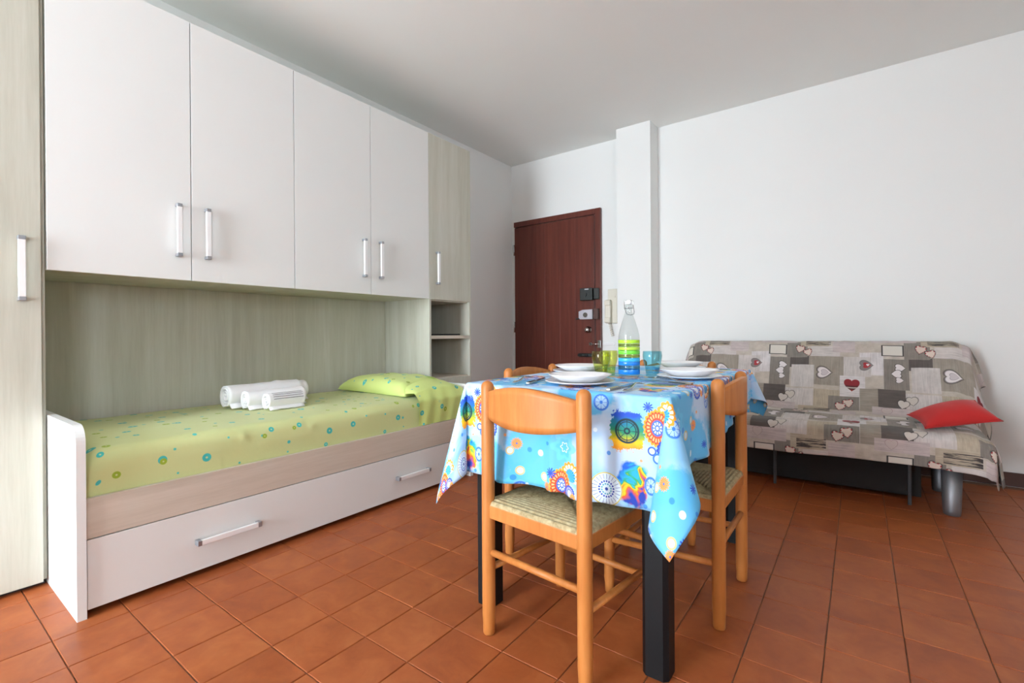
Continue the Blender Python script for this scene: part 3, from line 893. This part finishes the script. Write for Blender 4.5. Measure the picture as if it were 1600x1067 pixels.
    def burst(c, x, y, r, k=lin(38, 78, 200)):
        d, a = polar(local(x, y))
        return m.mix((d - (a * 5.0).cos().abs() * r * .8).below(r * .25, S), c, k)
    def dot(c, x, y, r, k):
        d = m.vlen(local(x, y)); return m.mix(d.below(r, S) * .85, c, k)
    cyanflower, wheel, mandala, dahlia, fan, splash, wash, ring, daisy, burst, dot = [m.grouped(shared, f_) for f_ in (cyanflower, wheel, mandala, dahlia, fan, splash, wash, ring, daisy, burst, dot)]
    def lagoon(c, x, y, rx, ry):
        v = m.vscale(local(x, y), (1 / rx, 1 / ry, 0)); n = m.sh['wob'] * .7 - .35
        return m.mix((m.vlen(v) + n).below(1.0, .14) * .9, c, cyan)
    lagoon = m.grouped(shared, lagoon)
    c = lagoon(c, -.365, .285, .075, .10); c = lagoon(c, -.80, .215, .115, .105); c = lagoon(c, -.64, .02, .09, .05)
    for a_ in ((-.701, .174, .048), (-.80, .062, .045), (-.905, .33, .046), (-.42, .345, .04)): c = cyanflower(c, *a_)
    c = wash(c, -.492, .245, .052)
    c = splash(c, -.508, .104, .047, .031)
    for a_ in ((-.584, .032, .024), (-.86, .325, .024), (-.93, .06, .025)): c = wheel(c, *a_)
    c = wheel(c, -.444, .243, .025, sx=.7)
    c = mandala(c, -.566, .27, .046)
    blue = dict(body=lin(44, 112, 224), rim=lin(30, 70, 180), heart=lin(226, 240, 255))
    for ox, oy in ((0, 0), (-.287, .200)):
        c = fan(c, -.387 + ox, .052 + oy, .042)
        c = dahlia(c, -.425 + ox, .088 + oy, .040, 1.3)
        c = dahlia(c, -.388 + ox, .100 + oy, .024, 1.0, **blue)
        c = dahlia(c, -.393 + ox, .146 + oy, .036, 1.0, body=lin(48, 120, 228), rim=lin(28, 66, 176), heart=lin(206, 228, 250), np=9.0)
        c = daisy(c, -.374 + ox, .108 + oy, .013, lin(236, 150, 50))
        c = ring(c, -.440 + ox, .150 + oy, .010, lin(40, 84, 190), lin(200, 226, 246))
        c = ring(c, -.424 + ox, .168 + oy, .012, lin(60, 120, 216), lin(190, 222, 246))
    c = daisy(c, -.872, .184, .019); c = daisy(c, -.64, .10, .017); c = daisy(c, -.76, .30, .016)
    for x, y, r in ((-.892, .207, .011), (-.861, .268, .012), (-.775, .275, .012), (-.62, .16, .011), (-.60, .34, .011), (-.395, .235, .012)):
        c = ring(c, x, y, r, lin(212, 190, 130), lin(200, 228, 246))
    for x, y, r in ((-.745, .255, .016), (-.80, .13, .013), (-.45, .035, .014), (-.38, .205, .012), (-.66, .045, .015), (-.54, .355, .015)): c = burst(c, x, y, r)
    for x, y, r, k in ((-.83, .20, .008, 0), (-.79, .205, .010, 1), (-.76, .17, .006, 0), (-.88, .29, .009, 0), (-.84, .31, .006, 1), (-.41, .28, .012, 1), (-.39, .31, .009, 0), (-.46, .30, .006, 0), (-.62, .20, .006, 0), (-.60, .11, .006, 1),
                       (-.56, .17, .006, 0), (-.72, .08, .007, 0), (-.70, .04, .005, 2), (-.47, .18, .004, 2), (-.65, .13, .005, 2), (-.91, .16, .005, 2)):
        c = dot(c, x, y, r, (lin(44, 132, 224), lin(232, 244, 252), lin(232, 150, 60))[k])
    m.color(c)
    m.bump(m.noise(uv, 30, 3), 0.15, 0.003)
    return m.m
M['tcloth'] = cloth_pattern()

# ---- draped cloth
OL, OR_, ON, OF = .285, .235, .31, .20
zt_ = tz + .006
def drape(s, t):
    if s > tx1: s = tx1 + (s - tx1) * (1 - .42 * min(1, max(0, (t - ty0) / (ty1 - ty0))))
    x = min(max(s, tx0), tx1); y = min(max(t, ty0), ty1)
    a, b_ = s - x, t - y                   # signed excess
    r = .010
    if a == 0 and b_ == 0:
        return (x, y, zt_ + .0012 * nz(x * 9, y * 9))
    if b_ == 0 or a == 0:
        e = abs(a + b_); sgn = 1 if a + b_ > 0 else -1
        along = y if b_ == 0 else x
        lo, hi = (ty0, ty1) if b_ == 0 else (tx0, tx1)
        win = min(1, (along - lo) / .16, (hi - along) / .16); win = max(0, win) ** 1.2
        if e < r * PI / 2: o, dz = r * math.sin(e / r), r * (1 - math.cos(e / r))
        else: o, dz = r, r + e - r * PI / 2
        f = (dz / .3)
        wave = .016 * math.sin(along * 21 + (1.0 if b_ == 0 else 2.2)) + .010 * math.sin(along * 47 + .7)
        if a == 0 and sgn < 0: wave += .022 * math.exp(-((along + .745) / .022) ** 2) - .016 * math.exp(-((along + .79) / .03) ** 2)
        o += max(-.004 * (o > .008), f * win * (wave + .012))
        if b_ == 0: return (x + sgn * o, y, zt_ - dz)
        return (x, y + sgn * o, zt_ - dz)
    # corner: cone lobe around the table corner
    sx, sy = (1 if a > 0 else -1), (1 if b_ > 0 else -1)
    rr = math.hypot(a, b_); th = math.atan2(abs(b_), abs(a))
    psi = 4 * th
    rho = {(1, -1): .20, (-1, -1): .125, (1, 1): .21}.get((sx, sy), .13)
    ph0 = {(1, -1): math.atan2(.84, .54), (-1, -1): math.atan2(.80, .60)}.get((sx, sy), PI / 4)   # outward azimuth (in mirrored frame)
    cx, cy = rho * math.cos(ph0), rho * math.sin(ph0)
    ang = ph0 + PI - psi if False else ph0 + PI + psi
    hx, hy = cx + rho * math.cos(ang), cy + rho * math.sin(ang)
    # secondary softness
    fall = math.sqrt(max(0, 1 - hx * hx - hy * hy))
    o = r * (1 - math.exp(-rr / r))
    ox, oy = o * math.cos(th), o * math.sin(th)
    return (x + sx * (hx * rr + ox), y + sy * (hy * rr + oy), zt_ - max(0, fall * rr - .43 * o))
su = sorted(set([tx0 - OL + OL * k / 26 for k in range(27)] + [tx0 + (tx1 - tx0) * k / 52 for k in range(53)] + [tx1 + OR_ * k / 24 for k in range(25)] + [tx0 - q for q in (.004, .008, .014)] + [tx1 + q for q in (.004, .008, .014)]))
sv = sorted(set([ty0 - ON + ON * k / 28 for k in range(29)] + [ty0 + (ty1 - ty0) * k / 60 for k in range(61)] + [ty1 + OF * k / 22 for k in range(23)] + [ty0 - q for q in (.004, .008, .014)] + [ty1 + q for q in (.004, .008, .014)]))
mb = MB(); nu, nv = len(su) - 1, len(sv) - 1
mb.grid(nu, nv, lambda u, v: drape(su[round(u * nu)], sv[round(v * nv)]), lambda u, v: (su[round(u * nu)], ty0 - sv[round(v * nv)]))
o = mb.build('tablecloth', M['tcloth'], label='blue printed tablecloth with flowers and mandalas draped over the table', cat='tablecloth')
md = o.modifiers.new('thick', 'SOLIDIFY'); md.thickness = .0012; md.offset = -1

# ------------------------------------------------------------------ crockery on the table
ZT_ = zt_ + .0015
def plate(parent, name, r, h, z, well):
    n = 48
    def rim(rr, z_, k): return rr * (1 + .012 * math.cos(12 * 2 * PI * k / n))
    prof = [(0, .006), (well * .9, .006), (well, .010), (r * .97, h - .001), (r, h), (r * .985, h - .003), (well * 1.02, .004), (well * .72, 0.0), (0, 0.0)]
    b = MB(); rings = []
    for rr, zz in prof:
        if rr == 0: rings.append([b.bm.verts.new((0, 0, zz))])
        else:
            sc = .014 if rr > r * .9 else 0
            rings.append([b.bm.verts.new((rr * (1 + sc * math.cos(12 * 2 * PI * k / 72)) * math.cos(2 * PI * k / 72), rr * (1 + sc * math.cos(12 * 2 * PI * k / 72)) * math.sin(2 * PI * k / 72), zz)) for k in range(72)])
    fs = []
    for A, B_ in zip(rings, rings[1:]):
        for k in range(72):
            k2 = (k + 1) % 72
            if len(A) == 1: fs.append(b.bm.faces.new((A[0], B_[k], B_[k2])))
            elif len(B_) == 1: fs.append(b.bm.faces.new((A[k], A[k2], B_[0])))
            else: fs.append(b.bm.faces.new((A[k], A[k2], B_[k2], B_[k])))
    b._n(fs, True)
    return b
for (x, y), nm in (((-.735, 1.372), 'in front of the nearest chair'), ((-.945, 1.765), 'on the bed side of the table'), ((-.497, 1.755), 'on the sofa side of the table'), ((-.655, 2.17), 'at the far end of the table')):
    o = plate(None, 'dinner_plate', .112, .014, 0, .074).build('dinner_plate', M['porcelain'], label='flat white dinner plate under a soup plate ' + nm, cat='plate', group='white dinner plates'); o.location = (x, y, ZT_)
    o = plate(None, 'soup_plate', .102, .027, 0, .064).build('soup_plate', M['porcelain'], label='deep white scalloped soup plate ' + nm, cat='plate', group='white soup plates'); o.location = (x, y, ZT_ + .0075)
# bottle
Bo = empty('swing_top_bottle', (-.69, 1.672, ZT_), label='clear swing-top bottle with green and blue stripes on the table', cat='bottle')
prof = [(0, .002), (.030, .0), (.0365, .004), (.0385, .012), (.0385, .140), (.0375, .156), (.033, .178), (.024, .208), (.0155, .232), (.0125, .246), (.0125, .258), (.0155, .262), (.0155, .270), (.012, .272)]
MB().lathe(prof, 40).build('glass_body', M['clear'], Bo)
bands = [(.014, .031, lin(30, 136, 232), 1), (.033, .045, lin(70, 150, 190), .0), (.047, .060, lin(26, 128, 226), 1), (.061, .073, lin(66, 184, 240), 1), (.075, .086, lin(120, 140, 40), .0), (.088, .101, lin(110, 206, 62), 1), (.103, .114, lin(176, 216, 66), 1), (.116, .126, lin(120, 150, 40), 0), (.128, .140, lin(172, 218, 54), 1)]
for k, (z0, z1, cc, solid) in enumerate(bands):
    key = 'band_%d' % k
    if solid:
        mm = plain('bottle_stripe_paint_%d' % k, cc, 0.25, var=.01)
    else:
        mm = glass('bottle_stripe_glass_%d' % k, tuple(q ** .35 for q in cc[:3]) + (1,))
    MB().lathe([(.0389, z0), (.0392, z0 + .0005), (.0392, z1 - .0005), (.0389, z1)], 40).build('stripe', mm, Bo)
MB().lathe([(.0, .272), (.0105, .272), (.0115, .276), (.0105, .284), (.007, .288), (0, .2885)], 24).build('stopper', M['porcelain'], Bo, label='white ceramic stopper')
b = MB()
for s in (-1, 1):
    b.tube([(s * .006, -.0, .288), (s * .017, 0, .284), (s * .0175, .002, .262), (s * .0165, .012, .245), (s * .013, .016, .236), (0, .019, .233)], .0012, 8)
b.tube([(.0168 * math.cos(q), .0168 * math.sin(q), .258) for q in [2 * PI * k / 24 for k in range(25)]], .0011, 6)
b.build('wire_clip', M['chrome'], Bo)
# tumblers
def tumbler(loc, mat, label):
    prof = [(0, .008), (.019, .008), (.0225, .016), (.0245, .034), (.0295, .052), (.0325, .068), (.0335, .082), (.0318, .096), (.0322, .0965), (.0338, .0965), (.0355, .082), (.0345, .068), (.0315, .051), (.0265, .034), (.0245, .016), (.0235, .002), (.021, 0), (0, 0)]
    o = MB().lathe(prof, 36).build('tumbler', M[mat], label=label, cat='glass', group='coloured tumblers on the table'); o.location = loc; return o
tumbler((-.795, 1.655, ZT_), 'green_glass', 'yellow-green glass tumbler left of the bottle, nearer one')
tumbler((-.80, 1.735, ZT_), 'green_glass', 'yellow-green glass tumbler left of the bottle, farther one')
tumbler((-.628, 1.745, ZT_), 'blue_glass', 'turquoise glass tumbler right of the bottle')
# cutlery
def fork(p, q, label):
    b = MB(); L = .195
    sec = [(0, .0045, .0012), (.02, .0065, .0016), (.07, .0045, .002), (.115, .003, .0022), (.135, .0055, .0018), (.15, .0115, .0016)]
    def hz(y): return .003 + .010 * math.sin(max(0, (y - .06)) / .135 * PI) ** 2 * (y > .06)
    prev = None
    for y, w, t in sec:
        z = hz(y); ring = [b.bm.verts.new(v) for v in ((-w, y, z), (w, y, z), (w, y, z + t), (-w, y, z + t))]
        if prev: b._n([b.bm.faces.new((prev[k], prev[(k + 1) % 4], ring[(k + 1) % 4], ring[k])) for k in range(4)], True)
        else: b._n([b.bm.faces.new(ring)])
        prev = ring
    b._n([b.bm.faces.new(list(reversed(prev)))])
    for k in range(4):
        x = -.0092 + k * .00613
        b.tube([(x, .149, hz(.149) + .001), (x, .17, hz(.17) + .001), (x, .185, hz(.19) + .003), (x * .95, .196, .006)], [.0017, .0016, .0014, .0007], 6)
    return lay(b.build('fork', M['steel'], label=label, cat='fork', group='steel forks on the tablecloth'), p, q)
def knife(p, q, label):
    b = MB()
    b.prism([(-.006, 0), (.006, 0), (.0075, .02), (.0055, .085), (-.0055, .085), (-.0075, .02)], 'z', .001, .0065)
    b.prism([(-.0045, .085), (.0055, .085), (.0075, .11), (.0085, .16), (.006, .19), (0, .205), (-.004, .205), (-.0045, .19)], 'z', .0025, .0042)
    return lay(b.build('table_knife', M['steel'], label=label, cat='knife', group='steel knives on the tablecloth'), p, q)
def lay(o, p, q):
    o.location = (p[0], p[1], ZT_); o.rotation_euler = (0, 0, math.atan2(q[1] - p[1], q[0] - p[0]) - PI / 2); return o
fork((-.535, 1.262), (-.558, 1.46), 'steel fork beside the front plates, tines pointing away')
knife((-.582, 1.255), (-.588, 1.46), 'steel knife beside the front plates, next to the fork')
knife((-.875, 1.275), (-.935, 1.48), 'steel knife left of the front plates')
fork((-.93, 1.27), (-.985, 1.46), 'steel fork left of the front plates')
fork((-.43, 1.575), (-.62, 1.665), 'steel fork beside the plates on the sofa side')
knife((-.425, 1.535), (-.615, 1.60), 'steel knife beside the plates on the sofa side')

# ------------------------------------------------------------------ sofa bed and throw
def sofa_pattern():
    m = Mat('patchwork_heart_print'); m.set(Roughness=0.85, Sheen_Weight=0.1)
    nt = m.nt; tc = m.node('ShaderNodeTexCoord'); uv = tc.outputs['UV']
    PX, PY = .622, .50
    def local(x, y): return m.vxy(m.vwrap(m.sh['uv'], x, y, PX, PY))
    mp = m.node('ShaderNodeMapping'); mp.inputs['Scale'].default_value = (1, .07, 1); m.link(uv, mp.inputs['Vector'])
    gv = m.noise(mp.outputs[0], 130, 4, .65)
    mp2 = m.node('ShaderNodeMapping'); mp2.inputs['Scale'].default_value = (.07, 1, 1); m.link(uv, mp2.inputs['Vector'])
    gh = m.noise(mp2.outputs[0], 130, 4, .65)
    cl = m.noise(uv, 16, 4, .6)
    c = m.mix(cl.above(.5, .4), lin(168, 156, 144), lin(196, 186, 174))
    tones = dict(g=lin(134, 126, 118), d=lin(92, 84, 80), l=lin(204, 196, 192), p=lin(196, 182, 180), b=lin(182, 168, 148), w=lin(216, 210, 210), m=lin(156, 146, 134), k=lin(66, 58, 56))
    def patch(c, x0, x1, y0, y1, tone, grain='v'):
        dx, dy = local((x0 + x1) / 2, (y0 + y1) / 2)
        mk = dx.abs().below((x1 - x0) / 2, .002) * dy.abs().below((y1 - y0) / 2, .002)
        g = m.sh['gv'] if grain == 'v' else m.sh['gh']
        t = tones[tone]; dk = tuple(q * .55 for q in t[:3]) + (1,)
        return m.mix(mk, c, m.mix((g * .6 + m.sh['cl'] * .4).above(.42, .35), dk, t))
    shared = dict(uv=uv, gv=gv, gh=gh, cl=cl)
    patch = m.grouped(shared, patch)
    # x runs along the sofa, y = distance down from the top edge of the back
    rects = [(-.50, -.38, .10, .30, 'g', 'v'), (-.38, -.27, .09, .17, 'd', 'v'), (-.27, -.08, .09, .29, 'm', 'v'), (-.62, -.50, .06, .21, 'w', 'v'), (-.08, .06, .09, .22, 'l', 'v'), (-.37, -.24, .15, .31, 'l', 'v'),
             (-.26, -.10, .02, .09, 'l', 'h'), (-.40, -.28, -.02, .10, 'g', 'v'), (-.14, -.02, -.03, .06, 'p', 'h'), (-.54, -.40, .30, .42, 'd', 'h'), (-.40, -.24, .32, .44, 'l', 'v'), (-.10, .03, .22, .36, 'w', 'h'),
             (-.24, -.10, .32, .46, 'b', 'v'), (-.16, .0, .36, .46, 'g', 'v'), (.0, .08, .30, .46, 'l', 'v'), (-.62, -.53, .30, .46, 'm', 'h'), (-.56, -.34, .42, .49, 'p', 'h'), (-.32, -.16, .44, .52, 'b', 'h')]
    for q in rects: c = patch(c, *q)
    # dark framed panel
    def framed(c):
        dx, dy = local(-.455, .045); e = (dx.abs() / .055).max(dy.abs() / .036)
        c = m.mix(e.below(1, .03), c, lin(208, 202, 192)); return m.mix((e - .93).abs().below(.07, .05), c, lin(58, 54, 54))
    c = m.grouped(shared, framed)(c)
    def heart(c, x, y, r, fill, edge=None, shade=None, rot=0.0):
        dx, dy = local(x, y)
        if rot:
            cr, sr = math.cos(rot), math.sin(rot); dx, dy = dx * cr + dy * sr, dy * cr - dx * sr
        hx = dx / r; hy = dy * (-1.0 / r)
        q = hy - hx.abs().sqrt() * .62
        f = hx * hx + q * q * 1.25
        if shade: c = m.mix(f.below(1.25, .35) * .8, c, shade)
        c = m.mix(f.below(.92, .06), c, fill)
        if edge == 'dots':
            a = hy.atan2(hx)
            c = m.mix((f - .78).abs().below(.16, .05) * (a * 11.0).sin().above(-.1, .3), c, lin(150, 30, 40))
        elif edge == 'stripe':
            s = (hy * 1.6 + .3)
            c = m.mix(f.below(.92, .06), c, m.ramp(s * .4 + .5, [(.18, lin(150, 70, 50)), (.32, lin(110, 30, 36)), (.42, lin(60, 40, 40)), (.52, lin(214, 200, 190)), (.6, lin(60, 30, 34)), (.8, lin(132, 34, 42))]))
        elif edge:
            c = m.mix((f - .86).abs().below(.09, .04), c, edge)
        return c
    heart = m.grouped(shared, heart)
    sh = lin(60, 54, 54)
    wt = lin(222, 214, 214)
    c = heart(c, -.415, .155, .024, wt, None, sh, R(-90)); c = heart(c, -.445, .195, .024, wt, None, sh, R(90)); c = heart(c, -.42, .235, .018, wt, None, sh, R(-90))
    c = heart(c, -.175, .20, .040, wt, lin(150, 140, 142), sh, R(-90))
    c = heart(c, -.175, .20, .022, lin(196, 186, 190), lin(140, 130, 136), None, R(-90))
    c = heart(c, -.578, .145, .032, lin(128, 118, 116), None, sh, R(-90)); c = heart(c, -.578, .145, .020, lin(160, 50, 56), None, None, R(-90)); c = heart(c, -.578, .145, .008, wt)
    c = heart(c, -.325, .045, .026, lin(206, 188, 176), 'dots', sh, R(15)); c = heart(c, -.275, .07, .024, lin(210, 194, 182), 'dots', sh, R(-20))
    c = heart(c, -.038, .29, .042, lin(150, 50, 50), 'stripe')
    c = heart(c, -.37, .375, .027, lin(196, 188, 178), None, sh, R(-8)); c = heart(c, -.415, .40, .027, lin(200, 192, 184), None, sh, R(14))
    c = heart(c, -.055, .415, .028, lin(206, 190, 178), 'dots', sh, R(-10)); c = heart(c, -.10, .44, .028, lin(206, 192, 180), 'dots', sh, R(12))
    c = heart(c, -.49, .455, .028, lin(186, 172, 168), lin(160, 140, 140), None)
    # faint scratchy bands, like printed twine and lettering
    def twine(c):
        dx, dy = local(-.22, .485)
        return m.mix(dx.abs().below(.07, .002) * dy.abs().below(.028, .003) * m.sh['gh'].above(.5, .08), c, lin(60, 54, 54))
    c = m.grouped(shared, twine)(c)
    m.color(c); m.bump(m.noise(uv, 9, 4), .3, .01)
    return m.m
M['sofa_print'] = sofa_pattern()

SX0, SX1 = -1.03, .488
M['gunmetal'] = plain('dark_grey_steel', lin(58, 58, 60), 0.5, 0.3)
M['legsteel'] = plain('satin_grey_steel', lin(138, 138, 142), 0.48, 0.75, var=0.05)
S = empty('sofa_bed', ((SX0 + SX1) / 2, 3.5, 0), label='low sofa bed with silver tube legs under the heart print throw', cat='sofa')
def sp(name, mb, mat): o = mb.build(name, M[mat], S); o.location = -S.location; return o
sp('seat', MB().box(SX0 + .02, 3.15, .29, SX1 - .02, 3.56, .405, .03, 3), 'core')
# leaning backrest
bq = [(3.585, .41), (3.72, .41), (3.875, .80), (3.865, .835), (3.83, .85), (3.79, .845), (3.77, .825)]
sp('backrest', MB().prism(bq, 'x', SX0 + .02, SX1 - .02), 'core')
fb = MB(); fb.box(SX0 + .03, 3.17, .262, SX1 - .03, 3.20, .289); fb.box(SX0 + .03, 3.62, .262, SX1 - .03, 3.65, .289); fb.box(SX0 + .03, 3.20, .262, SX0 + .06, 3.62, .289); fb.box(SX1 - .06, 3.20, .262, SX1 - .03, 3.62, .289)
sp('base_frame', fb, 'alu')
for x in (.375, -.93):
    lg = MB(); lg.lathe([(0, .0), (.030, .0), (.034, .004), (.0365, .03), (.043, .262), (0, .262)], 28, (x, 3.235, 0)); sp('leg', lg, 'legsteel')
for x in (.375, -.93):
    lg = MB(); lg.lathe([(0, .0), (.030, .0), (.034, .004), (.0365, .03), (.043, .262), (0, .262)], 28, (x, 3.68, 0)); sp('leg', lg, 'legsteel')
for x in (-.42, .215):
    lg = MB(); lg.box(x - .008, 3.285, .0, x + .008, 3.297, .262, .002); sp('support_leg', lg, 'gunmetal')
M['void'] = plain('underseat_shade_dark', lin(24, 19, 17), 0.8)  # near-black colour standing in for shade beneath the seat
sp('underseat_shade_box', MB().box(SX0 + .10, 3.36, .03, SX1 - .22, 3.74, .262, .004), 'void')  # block added to make the space under the sofa look shaded
# throw
prof = [(3.945, .52), (3.93, .70), (3.905, .82), (3.875, .852), (3.835, .866), (3.79, .862), (3.765, .845), (3.75, .81), (3.69, .66), (3.60, .50), (3.565, .452), (3.53, .437), (3.45, .434), (3.30, .428), (3.20, .421), (3.155, .413), (3.13, .395), (3.122, .36), (3.120, .31), (3.122, .245)]
def cr(p, t):
    n = len(p) - 1; q = t * n; i = min(int(q), n - 1); f = q - i
    P_ = [p[max(i - 1, 0)], p[i], p[i + 1], p[min(i + 2, n)]]
    return tuple(.5 * ((2 * P_[1][k]) + (-P_[0][k] + P_[2][k]) * f + (2 * P_[0][k] - 5 * P_[1][k] + 4 * P_[2][k] - P_[3][k]) * f * f + (-P_[0][k] + 3 * P_[1][k] - 3 * P_[2][k] + P_[3][k]) * f ** 3) for k in (0, 1))
NV = 120
pp = [cr(prof, k / NV) for k in range(NV + 1)]
arc = [0]
for a_, b_ in zip(pp, pp[1:]): arc.append(arc[-1] + math.hypot(a_[0] - b_[0], a_[1] - b_[1]))
arc0 = arc[min(range(NV + 1), key=lambda k: abs(pp[k][1] - .866))]
sl, sr = .22, .27
xsu = [SX0 - sl + (sl) * k / 16 for k in range(16)] + [SX0 + (SX1 - SX0) * k / 120 for k in range(121)] + [SX1 + sr * k / 20 for k in range(1, 21)]
def throw_fn(s, k):
    y, z = pp[k]; f = k / NV
    on_front = min(1, max(0, (f - .80) / .06)); on_seat = min(1, max(0, (f - .50) / .08)) * (1 - on_front); on_back = max(0, 1 - on_seat - on_front)
    wr = .005 * nz(s * 7, arc[k] * 6) + .003 * nz(s * 19, arc[k] * 17, 4)
    if SX0 <= s <= SX1:
        edge = min(s - SX0, SX1 - s)
        dz = -.020 * max(0, 1 - edge / .06) ** 2
        if on_front > .5: 
            return (s, y - abs(wr) - .008 * math.sin(s * 17) * (f - .86) * 4, z + .006 * math.sin(s * 6.0 + 1) * max(0, (f - .9) * 10) + dz * .4)
        return (s, y, z + dz + wr * .8)
    e = s - SX1 if s > SX1 else SX0 - s
    sg = 1 if s > SX1 else -1
    x0 = SX1 if sg > 0 else SX0
    r = .03
    if e < r * PI / 2: o, d = r * math.sin(e / r), r * (1 - math.cos(e / r))
    else: o, d = r, r + e - r * PI / 2
    # directions: side of the back flares, side of the seat hangs, the front wraps round the corner
    bx, by, bz = .28, .02, -.95
    dx = on_back * .24 + on_seat * .10 + on_front * .12
    dy = on_back * .03 + on_seat * .04 + on_front * .52
    dzz = on_back * .95 + on_seat * .98 + on_front * .35
    lim = 1.0
    if on_seat > .5: lim = .85
    X = x0 + sg * (o + dx * d + .016 * math.sin(y * 38) * min(1, d / .1) * (1 - on_front))
    Y = y + dy * d + .012 * math.sin(y * 50 + 1) * min(1, d / .1)
    Z = z - .020 - dzz * d * lim + wr
    return (X, Y, max(Z, .15))
mb = MB(); nu = len(xsu) - 1
mb.grid(nu, NV, lambda u, v: throw_fn(xsu[round(u * nu)], round(v * NV)), lambda u, v: (xsu[round(u * nu)], arc[round(v * NV)] - arc0 - .05))
o = mb.build('sofa_throw', M['sofa_print'], label='beige patchwork throw printed with hearts covering the sofa', cat='throw')
md = o.modifiers.new('thick', 'SOLIDIFY'); md.thickness = .003; md.offset = -1
# red cushion
c4 = [(.270, 3.165, .436), (.568, 3.285, .486), (.492, 3.45, .562), (.210, 3.355, .474)]
RC = empty('red_cushion', (.39, 3.34, .44), label='red square cushion lying on the right end of the sofa', cat='cushion')
o = pillow_mb(c4, .062, 30, 2.2, .35, .004, 9).build('cover', M['red'], RC); o.location = -RC.location
b = MB(); b.tube([Vector(c4[k % 4]) * (1 - f) + Vector(c4[(k + 1) % 4]) * f + (Vector((.39, 3.34, .497)) - (Vector(c4[k % 4]) * (1 - f) + Vector(c4[(k + 1) % 4]) * f)) * (.10 * 4 * f * (1 - f)) for k in range(4) for f in [q / 10 for q in range(10)]] + [Vector(c4[0])], .0028, 6)
o = b.build('piping', M['red'], RC); o.location = -RC.location
